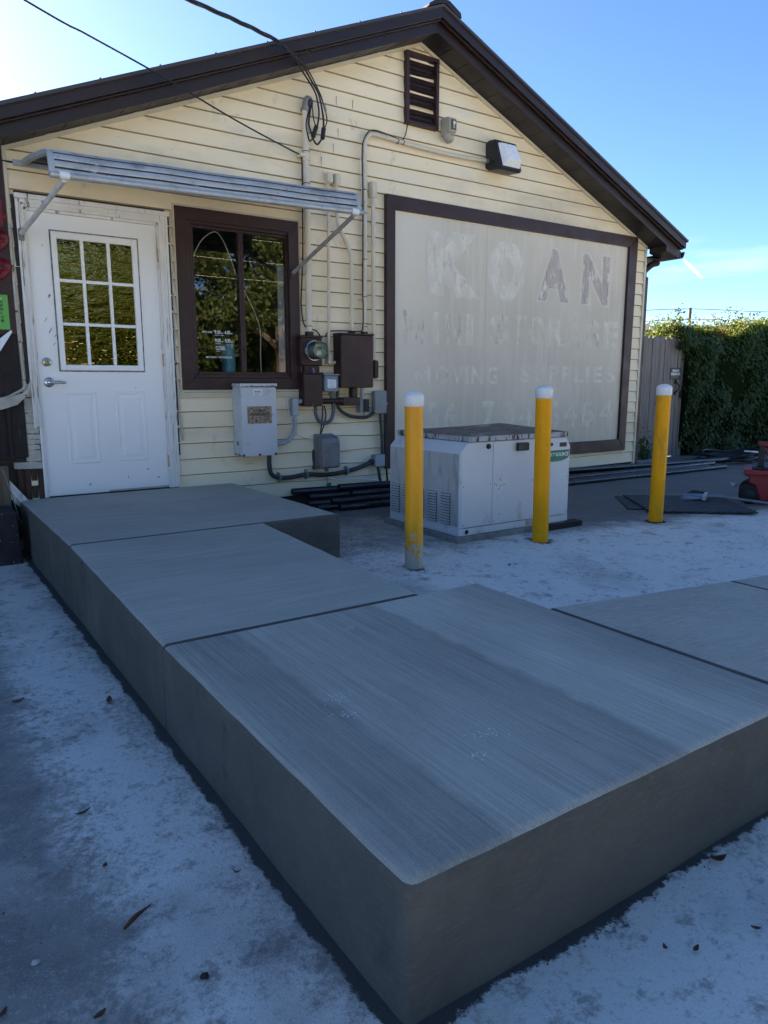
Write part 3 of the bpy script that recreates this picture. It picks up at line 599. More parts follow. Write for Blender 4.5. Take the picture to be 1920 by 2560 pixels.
# window ---------------------------------------------------------------------
WN = MB()
def miter(x0, x1, z0, z1, w, y0, y1, nm, mat, parent, bev=.003):
    a = (x0, z0), (x1, z0), (x1, z1), (x0, z1); i = (x0 + w, z0 + w), (x1 - w, z0 + w), (x1 - w, z1 - w), (x0 + w, z1 - w); out = []
    for q in range(4): out.append(MB().prism([a[q], a[(q + 1) % 4], i[(q + 1) % 4], i[q]], y0, y1).build(nm, mat, parent, bevel=bev))
    return out
win = MB().add([(2.119, .034, 1.302), (2.500, .034, 1.302), (2.500, .034, 2.43), (2.119, .034, 2.43)], [(0, 1, 2, 3)]).build("window", GLASS, B, fix=False)
MB().add([(2.549, .034, 1.302), (2.942, .034, 1.302), (2.942, .034, 2.43), (2.549, .034, 2.43)], [(0, 1, 2, 3)]).build("pane", GLASS, win, fix=False)
miter(1.972, 3.048, 1.151, 2.573, .095, -.026, .02, "trim_board", BROWN, win)
miter(2.068, 2.991, 1.247, 2.482, .030, -.010, .05, "sash_frame", BROWN, win)
miter(2.099, 2.960, 1.278, 2.451, .020, .006, .05, "inner_sash", BROWN, win, .002)
box("mullion", BROWN, win, 2.501, 2.520, .004, .05, 1.2985, 2.4305, .002); box("mullion", BROWN, win, 2.523, 2.548, .010, .05, 1.2985, 2.4305, .002)
miter(1.953, 3.066, 1.132, 2.592, .018, -.012, .012, "cream_channel", CREAM, win, .002)
box("sill_strip", CREAM, win, 1.94, 3.04, -.014, .01, 1.085, 1.130, .003)
def deco(b, x0, x1, z0, z1): text("lettering", b, WHT, win, (x0, x1, z0, z1), .0315, .012)
deco("OFFICE HOURS:", 2.172, 2.258, 1.6145, 1.630); deco("9:30", 2.278, 2.330, 1.609, 1.639); deco("AM", 2.333, 2.350, 1.609, 1.621); deco("-", 2.356, 2.364, 1.621, 1.624); deco("6:00", 2.368, 2.415, 1.609, 1.639); deco("PM", 2.418, 2.434, 1.609, 1.621)
deco("MONDAY - FRIDAY", 2.280, 2.36, 1.595, 1.602)
deco("9:00", 2.280, 2.331, 1.541, 1.571); deco("AM", 2.334, 2.351, 1.541, 1.553); deco("-", 2.357, 2.364, 1.553, 1.556); deco("5:30", 2.368, 2.415, 1.541, 1.571); deco("PM", 2.418, 2.434, 1.541, 1.553)
deco("SATURDAY", 2.282, 2.33, 1.527, 1.534)
deco("CLOSED", 2.284, 2.367, 1.478, 1.508); deco("SUNDAY", 2.286, 2.323, 1.465, 1.472)
deco("800 STORAGE", 2.196, 2.286, 1.411, 1.426); deco("|", 2.297, 2.299, 1.408, 1.430); deco("EXTRASPACE.COM", 2.312, 2.425, 1.411, 1.426)
wire("hanging_cord", M("white_cord", (.75, .73, .66), None, 5, .6), win, [(2.118, .06, 2.16), (2.15, .06, 2.25), (2.22, .06, 2.36), (2.325, .06, 2.425), (2.39, .06, 2.37), (2.45, .06, 2.24), (2.50, .06, 2.10), (2.56, .06, 1.99), (2.63, .06, 1.86), (2.685, .06, 1.73), (2.706, .06, 1.62), (2.70, .06, 1.46), (2.702, .06, 1.30)], .0042)
MB().lathe((2.43, .12, 1.29), (0, 0, 1), [(0, .058), (.20, .058), (.245, .055), (.247, .0)], 20).build("blue_bottle", TEAL, win, smooth=True)
box("window_ledge", ROOMM, win, 2.06, 3.0, .055, .25, 1.26, 1.289)
box("blind", BLIND, win, 2.885, 2.99, .07, .08, 1.29, 2.22)

# ---------------------------------------------------------------- awning
AW = thing("door_awning", "curved ribbed metal awning with black mildew streaks over door and window", "awning", (2.0, 0, 2.7))
prof = [(-.012 - .92 * t, 2.715 - .145 * t ** 1.25) for t in np.linspace(0, 1, 15)] + [(-.932 - .052 * math.sin(a), 2.57 - .135 * (1 - math.cos(a)) - .002) for a in np.linspace(.12, math.pi / 2, 16)]
def awn_z(x, y, z): return z + (x - .918) / 2.17 * .05 * (-y / .98)
AX0, AX1 = .935, 3.045
m = MB(); P = []
ss = 0.; last = None
fine = []
for i in range(len(prof) - 1):
    for t in np.linspace(0, 1, 8, endpoint=False): fine.append((prof[i][0] * (1 - t) + prof[i + 1][0] * t, prof[i][1] * (1 - t) + prof[i + 1][1] * t))
fine.append(prof[-1])
PH = []
for i, (y, z) in enumerate(fine):
    if last: ss += math.hypot(y - last[0], z - last[1])
    a = fine[max(i - 1, 0)]; b = fine[min(i + 1, len(fine) - 1)]; n = Vector((b[1] - a[1], -(b[0] - a[0]))); n.normalize()
    ph = (ss / .0445 + .35) % 1; h = .008 * (1 - abs(ph * 2 - 1) ** 4); P.append((y + n.x * h, z + n.y * h)); PH.append(ph); last = (y, z)
vs = []
nx_ = 40
for k_ in range(nx_ + 1):
    x = AX0 + (AX1 - AX0) * k_ / nx_; vs += [(x, y, awn_z(x, y, z) + .0015 * math.sin(x * 9)) for y, z in P]
n = len(P); fs = [(k_ * n + i, k_ * n + i + 1, (k_ + 1) * n + i + 1, (k_ + 1) * n + i) for k_ in range(nx_) for i in range(n - 1)]
so = MB().add(vs, fs).build("ribbed_sheet", ALU, AW, fix=False); so.data.materials.append(M("mildew_groove", (.05, .05, .048), (.02, .02, .02), 25, .7, layers=(((.30, .31, .32), 14, .60, .70, (1, 1, 1)),)))
for p in so.data.polygons:
    q = p.index % (n - 1); p.material_index = 1 if (PH[q] < .12 or PH[q] > .86) else 0
sm = so.modifiers.new("solid", 'SOLIDIFY'); sm.thickness = .003; sm.offset = 0
for x0, x1, nm in ((AX0 - .034, AX0 - .001, "end_arm"), (AX1 + .001, AX1 + .034, "end_arm")):
    o_ = [(y - .006, z + .012) if y > -.9 else (y - .014, z + .004) for y, z in prof]; i_ = [(y, z - .018) if y > -.9 else (y + .016, z - .010) for y, z in prof]
    MB().prismx([(y, awn_z(x0, y, z)) for y, z in o_ + i_[::-1]], x0, x1).build(nm, ALUB, AW, bevel=.003)
MB().box(.85, 3.11, -.022, -.008, 2.690, 2.730).build("wall_rail", ALUB, AW, bevel=.003)
MB().tube([(.905, -.985, awn_z(.905, -.98, 2.428)), (3.105, -.985, awn_z(3.105, -.98, 2.428))], .021, 14).build("front_tube", ALU, AW, smooth=True)
CLAMP = M("bright_clamp_plastic", (.72, .74, .75), (.64, .66, .67), 20, .4)
for cx, bx, bz, by in ((.985, .864, 2.238, -.034), (3.03, 2.976, 2.14, -.036)):
    cz = awn_z(cx, -.98, 2.428)
    MB().tube([(cx - .028, -.985, cz), (cx + .028, -.985, cz)], .0255, 14).build("clamp", CLAMP, AW, smooth=True)
    MB().tube([(cx, -.975, cz - .022), (bx, by - .02, bz)], .0165, 10).build("strut", M("strut_grey", (.42, .42, .41), (.30, .29, .28), 14, .5, metal=.3) if cx > 2 else M("strut_white", (.66, .66, .64), (.5, .5, .48), 14, .5), AW, smooth=True)
    br = MB().prism([(bx - .018, bz - .045), (bx + .018, bz - .045), (bx + .020, bz + .03), (bx, bz + .045), (bx - .020, bz + .03)], by - .006, by + .012); br.box(bx - .012, bx + .012, by - .03, by - .0061, bz - .014, bz + .014)
    br.build("wall_bracket", GALV if cx < 2 else BROWN, AW, bevel=.002)

# ---------------------------------------------------------------- painted sign board
SG = thing("painted_sign", "large framed grey sign board with faded ghost letters on the siding", "sign", (5.8, 0, .4))
def panel_mat():
    m, nt, b = _new("faded_sign_panel")
    v = _noise(nt, _pos(nt, (5, 1, .35)), 3, 6); w = _noise(nt, _pos(nt), 1.1, 4); f = _noise(nt, _pos(nt, (1, 1, .5)), 40, 4)
    g = nt.nodes.new("ShaderNodeNewGeometry"); s = nt.nodes.new("ShaderNodeSeparateXYZ"); nt.links.new(g.outputs[0], s.inputs[0])
    edge = _range(nt, _math(nt, 'ADD', s.outputs[0], _math(nt, 'MULTIPLY', v, .5)), 4.45, 4.95, 1, 0)
    col = _mix(nt, _range(nt, w, .35, .65), (.565, .51, .405), (.635, .575, .465))
    col = _mix(nt, _range(nt, v, .50, .72, 0, .7), col, (.70, .64, .525)); col = _mix(nt, _range(nt, f, .60, .75, 0, .35), col, (.45, .415, .35))
    col = _mix(nt, _math(nt, 'MULTIPLY', edge, .8), col, (.70, .64, .52))
    nt.links.new(col, b.inputs["Base Color"]); b.inputs["Roughness"].default_value = .75; _bump(nt, b, f, .1, .003); return m, col
PANM, _ = panel_mat()
box("sign_panel", PANM, SG, 4.02, 7.50, -.020, -.007, .47, 2.84)
box("panel_joint", CREAM, SG, 5.222, 5.230, -.0215, -.0201, .515, 2.79)
FW = [((3.955, .375), (3.955, 2.922), (4.055, 2.795), (4.055, .512)), ((7.458, 2.797), (7.607, 2.922), (7.585, .372), (7.456, .512)),
      ((3.955, 2.922), (7.607, 2.922), (7.458, 2.797), (4.055, 2.795)), ((3.955, .375), (4.055, .512), (7.456, .512), (7.585, .372))]
for q in FW: MB().prism(list(q), -.052, -.006).build("frame_board", BROWN, SG, bevel=.004)
box("frame_cap", CREAM, SG, 3.95, 7.62, -.03, -.0, 2.9225, 2.931)
def ghost(name, base, lo1, hi1, lo2, hi2, dark=(.34, .29, .255), light=(.735, .685, .58)):
    m, nt, b = _new(name)
    a = _noise(nt, _pos(nt, (2.0, 1, 1), (hi1, 0, lo2)), 5, 7, .7); c = _noise(nt, _pos(nt, (3, 1, .8), (4, lo1, 2)), 7, 7, .75)
    col = _mix(nt, _range(nt, a, lo1, hi1), base, light); col = _mix(nt, _range(nt, c, lo2, hi2, 0, .9), col, dark)
    nt.links.new(col, b.inputs["Base Color"]); b.inputs["Roughness"].default_value = .8; return m
G1 = ghost("ghost_letter_light", (.625, .575, .475), .44, .62, .56, .68); G2 = ghost("ghost_letter_mid", (.645, .592, .485), .48, .66, .50, .62, (.42, .375, .32))
G3 = ghost("ghost_letter_dark", (.46, .41, .36), .50, .60, .46, .62); G4 = ghost("ghost_letter_faint", (.64, .585, .475), .46, .64, .58, .76, (.50, .455, .38), (.75, .70, .60))
HALO = ghost("ghost_halo", (.60, .56, .48), .46, .64, .75, .9, (.5, .47, .40), (.69, .65, .56))
def sl(b, x0, x1, z0, z1, mat, off=.02, halo=None, y=-.0212):
    if halo: text("letter_halo", b, HALO, SG, (x0 - halo, x1 + halo, z0 - halo * .6, z1 + halo * .6), -.0206, off + .045)
    text("letter", b, mat, SG, (x0, x1, z0, z1), y, off)
sl("K", 4.46, 5.13, 2.07, 2.66, G1, .055, .03); sl("O", 5.275, 5.745, 2.07, 2.65, G1, .05, .04); sl("A", 5.985, 6.465, 2.10, 2.655, G3, .05, .03); sl("N", 6.685, 7.145, 2.105, 2.655, G3, .045, .03)
for ch, a, b in (("M", 4.165, 4.45), ("I", 4.53, 4.61), ("N", 4.69, 4.90), ("I", 4.97, 5.06)): sl(ch, a, b, 1.585, 1.90, G2 if ch != "I" else G4, .035)
for ch, a, b in (("S", 5.30, 5.555), ("T", 5.60, 5.82), ("O", 5.865, 6.115), ("R", 6.17, 6.43), ("A", 6.47, 6.70), ("G", 6.77, 7.02), ("E", 7.10, 7.375)): sl(ch, a, b, 1.612, 1.925, G2 if ch in "SO" else G1 if ch in "RE" else G2, .035)
for ch, a, b in (("M", 4.31, 4.51), ("O", 4.57, 4.74), ("V", 4.79, 4.93), ("I", 4.965, 5.01), ("N", 5.05, 5.21), ("G", 5.26, 5.43)): sl(ch, a, b, 1.19, 1.375, G2 if ch == "O" else G4, .03)
for i, (ch, a, b) in enumerate(zip("SUPPLIES", (5.75, 5.98, 6.20, 6.42, 6.63, 6.82, 6.95, 7.17), (5.93, 6.14, 6.36, 6.58, 6.78, 6.87, 7.11, 7.35))): sl(ch, a, b, 1.205, 1.395, G4, .03)
for i, (ch, a, b) in enumerate(zip("3867346464", (4.22, 4.46, 4.69, 5.21, 5.49, 5.74, 6.22, 6.48, 6.74, 7.10), (4.40, 4.63, 4.88, 5.39, 5.68, 5.97, 6.42, 6.70, 7.02, 7.34))): sl(ch, a, b, .69, 1.015, G2 if i in (2, 6, 8) else G4, .03)

# ---------------------------------------------------------------- electrical gear
def enc(name, label, cat, x0, x1, z0, z1, d, mat, bev=.006, lip=True, g="electrical boxes on the siding"):
    t = thing(name, label, cat, ((x0 + x1) / 2, -d / 2, z0), g)
    box("enclosure", mat, t, x0, x1, -d + .012, -.012, z0, z1, bev); box("cover", mat, t, x0 + .003, x1 - .003, -d, -d + .0115, z0 + .004, z1 - .004, .003)
    if lip: box("rain_lip", mat, t, x0 - .006, x1 + .006, -d - .008, -.010, z1 + .0005, z1 + .014, .003)
    return t
mt = enc("meter_socket", "dark brown meter box carrying the round glass electric meter", "meter box", 3.012, 3.222, 1.357, 1.60, .11, BROWN)
MB().lathe((3.134, -.110, 1.487), (0, -1, 0), [(0, .090), (.012, .091), (.018, .088), (.018, .080)], 36).build("meter_ring", CHROME, mt, smooth=True)
md = MB().lathe((3.134, -.128, 1.487), (0, -1, 0), [(0, .082), (.08, .078), (.125, .073), (.132, .068), (.134, .0)], 36).build("meter_dome", DOME, mt, smooth=True)
MB().lathe((3.134, -.130, 1.487), (0, -1, 0), [(0, .074), (.020, .074), (.021, .062), (.088, .062), (.088, .0)], 28).build("meter_face", M("meter_face", (.30, .36, .32), (.24, .29, .26), 9, .5), md)
box("display", M("lcd", (.09, .11, .10), None, 5, .3), md, 3.105, 3.160, -.2195, -.2188, 1.497, 1.517); box("face_label", LBL, md, 3.108, 3.150, -.2195, -.2188, 1.447, 1.480); box("meter_button", BLACK, md, 3.176, 3.186, -.222, -.2188, 1.502, 1.512)
box("conduit_hub", BROWN, mt, 3.09, 3.15, -.09, -.03, 1.6145, 1.655, .008)
dc = enc("disconnect_box", "tall dark brown disconnect box hanging below the round meter", "electrical box", 3.026, 3.214, 1.0, 1.285, .12, BROWN)
box("hasp", GALV, dc, 3.10, 3.125, -.128, -.1205, 1.008, 1.014); MB().box(3.05, 3.20, -.09, -.04, 1.30, 1.356).build("nipple", BROWN, dc)
MB().tube(smoothpath([(3.115, -.13, 1.335), (3.118, -.132, 1.315), (3.125, -.131, 1.295)]), .010, 6).build("padlock_tag", M("violet_tag", (.16, .14, .26), None, 9, .5), dc)
gb = enc("breaker_box", "small blue grey breaker box with a torn white paper label", "electrical box", 3.237, 3.382, 1.128, 1.272, .12, M("blue_grey_box", (.20, .25, .29), (.16, .20, .24), 6, .45))
MB().prism([(3.268, 1.158), (3.352, 1.162), (3.356, 1.20), (3.352, 1.222), (3.356, 1.236), (3.262, 1.238), (3.266, 1.20), (3.262, 1.185)], -.1222, -.1206).build("paper_label", LBL, gb)
for i in range(4): box("label_line", INK, gb, 3.28, 3.335 - .008 * (i % 2), -.1228, -.1223, 1.172 + i * .015, 1.1735 + i * .015)
MB().lathe((3.35, -.12, 1.252), (0, -1, 0), [(0, .008), (.006, .008), (.008, .004)], 10).build("latch_screw", CHROME, gb)
mp_ = enc("main_panel", "largest dark maroon electrical panel on the siding left of the sign", "electrical panel", 3.39, 3.74, 1.162, 1.635, .15, BROWN)
for x in (3.571, 3.708): box("conduit_hub", BROWN, mp_, x - .026, x + .026, -.07, -.02, 1.6495, 1.675, .005)
box("neck", BROWN, mp_, 3.535, 3.590, -.11, -.04, 1.075, 1.1615, .006)
tr = thing("brown_trough", "short dark maroon wiring trough below the largest electrical panel", "electrical box", (3.5, -.08, 1.0), "electrical boxes on the siding")
box("trough", BROWN, tr, 3.436, 3.618, -.11, -.04, .999, 1.074, .005); MB().tube([(3.216, -.075, 1.042), (3.435, -.075, 1.042)], .024, 12).build("nipple", BROWN, tr, smooth=True); MB().tube([(3.40, -.075, 1.042), (3.435, -.075, 1.042)], .030, 12).build("coupling", BROWN, tr, smooth=True)
sv = thing("surge_device", "small black ribbed device under the grey pipe of the maroon panel", "electrical box", (3.67, -.08, .93), "electrical boxes on the siding")
box("body", GREYD, sv, 3.622, 3.660, -.10, -.03, .935, 1.056, .004); box("face", BLACK, sv, 3.6605, 3.722, -.105, -.03, .937, 1.056, .004)
for i in range(5): box("rib", BLACK, sv, 3.664, 3.719, -.109, -.1051, .95 + i * .02, .96 + i * .02)
MB().tube([(3.667, -.07, 1.056), (3.667, -.07, 1.1615)], .018, 12).build("riser", PVC, sv, smooth=True); MB().tube([(3.69, -.07, .905), (3.69, -.07, .936)], .014, 10).build("stub", PVC, sv, smooth=True)
rb = thing("control_box", "rounded grey plastic control box beside the left edge of the sign", "electrical box", (3.87, -.05, .91), "electrical boxes on the siding")
box("enclosure", GREYD, rb, 3.805, 3.93, -.065, -.012, .92, 1.13, .012, seg=3); box("lid", GREYD, rb, 3.80, 3.936, -.085, -.0655, .914, 1.134, .010, seg=3)
for z in (.955, 1.085): box("hinge", GREYD, rb, 3.797, 3.806, -.09, -.06, z - .018, z + .018, .002)
box("latch", PVC, rb, 3.9365, 3.946, -.08, -.065, 1.0, 1.02)
jb = thing("junction_box", "small grey square junction box low on the siding above black pipes", "junction box", (3.85, -.06, .41), "electrical boxes on the siding")
box("enclosure", GREYD, jb, 3.80, 3.91, -.075, -.01, .412, .520, .006); box("cover", PVC, jb, 3.803, 3.913, -.088, -.0755, .409, .523, .004)
MB().tube([(3.76, -.045, .46), (3.80, -.045, .46)], .02, 10).build("fitting", DCOND, jb, smooth=True)
ts = thing("transfer_switch", "tall light grey transfer switch cabinet with rusted label under the window", "electrical cabinet", (2.55, -.1, .59))
box("cabinet", GREYP, ts, 2.396, 2.716, -.185, -.010, .598, 1.176, .006); box("door_panel", GREYP, ts, 2.396, 2.716, -.200, -.1855, .592, 1.166, .004); box("top_cap", GREYP, ts, 2.388, 2.724, -.206, -.008, 1.1765, 1.202, .004)
box("rusted_plate", RUST, ts, 2.447, 2.667, -.2025, -.2005, .868, 1.012)
text("lettering", "AUTOMATIC", INK, ts, (2.495, 2.615, .965, .985), -.2032, .03); text("lettering", "TRANSFER SWITCH", INK, ts, (2.472, 2.642, .935, .957), -.2032, .03)
box("maker_label", LBL, ts, 2.505, 2.587, -.2015, -.2003, 1.105, 1.156)
text("lettering", "GENERAC", INK, ts, (2.517, 2.575, 1.131, 1.142), -.2022, .03); box("label_line", INK, ts, 2.513, 2.580, -.2022, -.2016, 1.122, 1.125); box("label_line", INK, ts, 2.513, 2.560, -.2022, -.2016, 1.112, 1.115)
for i in range(7): x = 2.44 + i * .043 + .008 * math.sin(i * 5); box("rust_spot", RUSTE, ts, x, x + .018 + .012 * (i % 3), -.2085, -.2062, 1.1765, 1.181 + .003 * (i % 2))
for x in (2.405, 2.55, 2.70): MB().lathe((x, -.2005, .604), (0, -1, 0), [(0, .012), (.004, .011), (.006, .005)], 8).build("rust_spot", RUSTE, ts)
for i in range(4): box("rust_spot", RUSTE, ts, 2.3935, 2.3958, -.17 + .04 * i, -.15 + .04 * i, .598, .606 + .008 * (i % 2))
MB().lathe((2.395, -.10, .70), (-1, 0, 0), [(0, .021), (.004, .020), (.0045, .012)], 18).build("knockout", GREYD, ts)
ph = thing("telephone_box", "dull grey domed utility cover low on the buckled siding", "utility box", (3.26, -.1, .42))
box("backplate", GALV, ph, 3.168, 3.36, -.05, -.012, .43, .745, .008); MB().prismx([(-.051, .44), (-.051, .735), (-.10, .735), (-.165, .71), (-.18, .67), (-.18, .455), (-.165, .437)], 3.175, 3.355).build("domed_cover", GALV, ph, bevel=.012, seg=3)
box("base_clip", GALV, ph, 3.27, 3.29, -.07, -.03, .395, .43); box("side_bracket", DCOND, ph, 3.155, 3.167, -.04, -.005, .42, .60)
# conduits
def conduit(name, label, pts, r, mat, straps=(), sm=0, extra=None):
    t = thing(name, label, "conduit", pts[0], "conduits and cables on the siding")
    MB().tube(smoothpath(pts, sm) if sm else pts, r, 14).build("pipe", mat, t, smooth=True)
    for (x, y, z) in straps: MB().tube([(x, y, z - .012), (x, y, z + .012)], r + .005, 14).build("coupling", mat, t, smooth=True)
    if extra: extra(t)
    return t
def ms(t):
    MB().lathe((3.122, -.055, 3.455), (.25, -.12, 1), [(0, .042), (.02, .042), (.022, .034), (.06, .042), (.095, .040), (.120, .026), (.128, .0)], 20).build("weatherhead", GALV, t, smooth=True)
    MB().lathe((3.150, -.085, 3.515), (.6, -.8, -.25), [(0, .036), (.012, .038), (.016, .030)], 18).build("head_opening", BLACK, t, smooth=True)
    box("pipe_clamp", CONDUIT, t, 3.055, 3.15, -.09, -.006, 3.09, 3.115, .003); MB().lathe((3.055, -.03, 3.11), (0, -1, 0), [(0, .018), (.01, .018), (.012, .006)], 12).build("clamp_bolt", CONDUIT, t)
    for z in (2.885, 1.70, 3.14): MB().tube([(3.12, -.06, z - .003), (3.12, -.06, z + .003)], .0312, 14).build("zip_tie", BLACK, t)
conduit("service_mast", "widest cream painted conduit rising to the weatherhead right of the window", [(3.119, -.06, 1.64), (3.119, -.06, 3.47)], .0285, CONDUIT, ((3.119, -.06, 2.72), (3.119, -.06, 3.08)), extra=ms)
def lb(t, x, z0, z1, w=.052):
    MB().prism([(x - w / 2, z0 + .02), (x - w / 4, z0), (x + w / 4, z0), (x + w / 2, z0 + .02), (x + w / 2, z1), (x - w / 2, z1)], -.085, -.010).build("fitting_body", CONDUIT, t, bevel=.006)
    MB().prism([(x - w * .34, z0 + .022), (x - w * .15, z0 + .006), (x + w * .15, z0 + .006), (x + w * .34, z0 + .022), (x + w * .34, z1 - .008), (x - w * .34, z1 - .008)], -.091, -.0855).build("fitting_cover", CONDUIT, t, bevel=.002)
def e2(t):
    lb(t, 3.345, 2.915, 3.005)
    MB().prism([(3.302, 1.375), (3.338, 1.37), (3.345, 1.46), (3.325, 1.475), (3.305, 1.46)], -.075, -.015).build("elbow_body", CONDUIT, t, bevel=.006)
    MB().tube([(3.335, -.045, 1.39), (3.389, -.045, 1.39)], .016, 12).build("side_nipple", CONDUIT, t, smooth=True)
    MB().tube(smoothpath([(3.305, -.02, 2.99), (3.297, -.014, 3.08), (3.285, -.012, 3.19)]), .0028, 6).build("thin_cord", CONDUIT, t, smooth=True)
conduit("cream_conduit", "thin straight cream conduit behind the awning ending in a small elbow", [(3.342, -.045, 2.93), (3.335, -.045, 2.2), (3.327, -.045, 1.60), (3.325, -.045, 1.52), (3.322, -.045, 1.46)], .0145, CONDUIT, ((3.327, -.045, 1.58),), extra=e2)
conduit("cream_conduit", "cream conduit with an offset bend running down to the main panel", [(3.425, -.045, 2.92), (3.428, -.045, 2.72), (3.435, -.045, 2.62), (3.455, -.045, 2.56), (3.545, -.045, 2.40), (3.566, -.045, 2.34), (3.571, -.045, 2.26), (3.571, -.045, 1.67)], .0175, CONDUIT, ((3.571, -.045, 1.85),), sm=4, extra=lambda t: lb(t, 3.42, 2.905, 3.008))
def e4(t):
    for z in (1.72, 1.75, 1.99, 2.32, 2.72, 2.92): MB().tube([(3.716, -.045, z - .003), (3.716, -.045, z + .003)], .0245, 12).build("zip_tie", BLACK, t)
    for x in (4.08, 4.14): MB().tube([(x - .003, -.045, 3.392), (x + .003, -.045, 3.392)], .0235, 12).build("zip_tie", BLACK, t)
    box("strap", CONDUIT, t, 3.67, 3.75, -.03, -.005, 1.955, 1.968)
    MB().tube(smoothpath([(3.30, -.02, 1.615), (3.33, -.03, 1.66), (3.40, -.04, 1.672), (3.52, -.09, 1.672), (3.64, -.09, 1.674), (3.682, -.06, 1.72), (3.690, -.055, 1.85), (3.688, -.05, 2.1), (3.694, -.05, 2.6), (3.694, -.05, 3.0), (3.690, -.05, 3.2), (3.70, -.06, 3.33), (3.78, -.065, 3.425), (3.95, -.06, 3.425), (4.10, -.055, 3.405), (4.16, -.04, 3.44), (4.19, -.03, 3.51), (4.198, -.045, 3.60)]), .0052, 8).build("black_wire", BLACK, t, smooth=True)
    MB().tube(smoothpath([(3.698, -.035, 2.9), (3.684, -.03, 3.05), (3.688, -.03, 3.22)]), .0045, 6).build("white_wire", WHT, t, smooth=True)
conduit("cream_conduit", "long cream conduit turning sideways to the flood light with black wire", [(3.708, -.045, 1.67), (3.716, -.045, 2.2), (3.722, -.045, 2.8), (3.722, -.045, 3.22), (3.728, -.045, 3.32), (3.755, -.045, 3.375), (3.81, -.045, 3.402), (3.95, -.045, 3.400), (4.6, -.045, 3.375), (5.16, -.045, 3.392)], .0195, CONDUIT, ((3.72, -.045, 3.05), (3.712, -.045, 1.97)), sm=5, extra=e4)
def e5(t):
    box("fitting_body", CONDUIT, t, 3.778, 3.834, -.075, -.010, 2.865, 3.0, .006); box("fitting_cover", CONDUIT, t, 3.782, 3.83, -.082, -.0755, 2.87, 2.996, .003)
    MB().prism([(3.80, 1.262), (3.83, 1.245), (3.845, 1.26), (3.846, 1.40), (3.832, 1.415), (3.80, 1.42)], -.08, -.012).build("lower_fitting", BROWN, t, bevel=.005)
conduit("cream_conduit", "rightmost straight cream conduit beside the sign frame with boxy top fitting", [(3.808, -.045, 2.87), (3.812, -.045, 1.41)], .0185, CONDUIT, ((3.809, -.045, 2.82), (3.81, -.045, 2.64), (3.812, -.045, 1.66)), extra=e5)
def e6(t):
    box("elbow_body", PVC, t, 2.925, 2.987, -.09, -.03, .92, 1.072, .008); MB().tube([(2.985, -.06, 1.045), (3.027, -.06, 1.045)], .022, 12).build("nipple", PVC, t, smooth=True)
conduit("grey_conduit", "light grey curved conduit from the transfer switch up to the disconnect box", [(2.715, -.07, .672), (2.80, -.065, .676), (2.883, -.06, .697), (2.943, -.06, .766), (2.963, -.06, .859), (2.958, -.06, .925)], .0185, PVC, ((2.961, -.06, .88),), sm=6, extra=e6)
def e7(t):
    for x, z in ((2.80, .372), (3.075, .383), (3.505, .383)): MB().tube([(x - .008, -.05, z), (x + .008, -.05, z)], .027, 12).build("clip", GREYD, t); box("clip_foot", GREYD, t, x - .006, x + .006, -.05, -.005, z - .045, z + .045, .001)
conduit("flex_conduit", "thick dark flexible conduit looping from the transfer switch along the wall base", [(2.703, -.06, .60), (2.701, -.055, .485), (2.724, -.05, .408), (2.795, -.05, .372), (2.922, -.05, .369), (3.073, -.05, .383), (3.206, -.05, .369), (3.353, -.05, .368), (3.503, -.05, .383), (3.646, -.05, .41), (3.785, -.05, .455)], .0205, DCOND, sm=6, extra=e7)
conduit("flex_conduit", "dark grey flexible conduit loop between disconnect box and breaker box", [(3.169, -.06, 1.0), (3.172, -.06, .93), (3.198, -.06, .871), (3.253, -.06, .843), (3.309, -.06, .854), (3.343, -.06, .896), (3.358, -.06, .964), (3.350, -.06, 1.041), (3.335, -.06, 1.125)], .0165, M("slate_conduit", (.10, .115, .125), None, 8, .5), ((3.335, -.06, 1.108),), sm=6)
conduit("flex_conduit", "dark flexible conduit curving from behind the trough to the control box", [(3.411, -.05, 1.14), (3.405, -.05, 1.06), (3.418, -.05, .982), (3.463, -.05, .937), (3.544, -.05, .901), (3.637, -.05, .886), (3.733, -.05, .888), (3.805, -.05, .925)], .0155, DCOND, sm=6)
conduit("black_cable", "two thin black cables hanging from the disconnect box to the grey cover", [(3.256, -.04, 1.0), (3.248, -.04, .888), (3.224, -.045, .74)], .006, BLACK, sm=6, extra=lambda t: MB().tube(smoothpath([(3.272, -.04, 1.0), (3.288, -.04, .916), (3.269, -.04, .83), (3.228, -.045, .74)]), .006, 8).build("second_cable", BLACK, t, smooth=True))
conduit("white_cable", "thin white cable drooping from grey elbow to the domed utility cover", [(2.898, -.025, 1.08), (2.915, -.025, .963), (2.954, -.025, .83), (2.995, -.025, .762), (3.069, -.025, .721), (3.165, -.025, .702)], .0045, WHT, sm=6)
conduit("white_cable", "white cable sagging along the wall base above the black pipes", [(3.267, -.05, .395), (3.312, -.04, .335), (3.415, -.04, .307), (3.556, -.04, .309), (3.736, -.04, .288), (3.95, -.06, .25)], .0055, WHT, sm=6)
conduit("dark_cables", "dark cable run down the sign frame from the control box", [(3.879, -.05, .915), (3.897, -.05, .718), (3.905, -.05, .52)], .014, DCOND, sm=6, extra=lambda t: (MB().tube(smoothpath([(3.853, -.05, .415), (3.87, -.05, .316), (3.895, -.05, .20)]), .0155, 8).build("lower_cable", DCOND, t, smooth=True), MB().tube(smoothpath([(3.925, -.06, .93), (3.94, -.058, .72), (3.935, -.06, .5), (3.95, -.06, .35), (3.965, -.06, .2)]), .010, 8).build("black_cable", BLACK, t, smooth=True)))
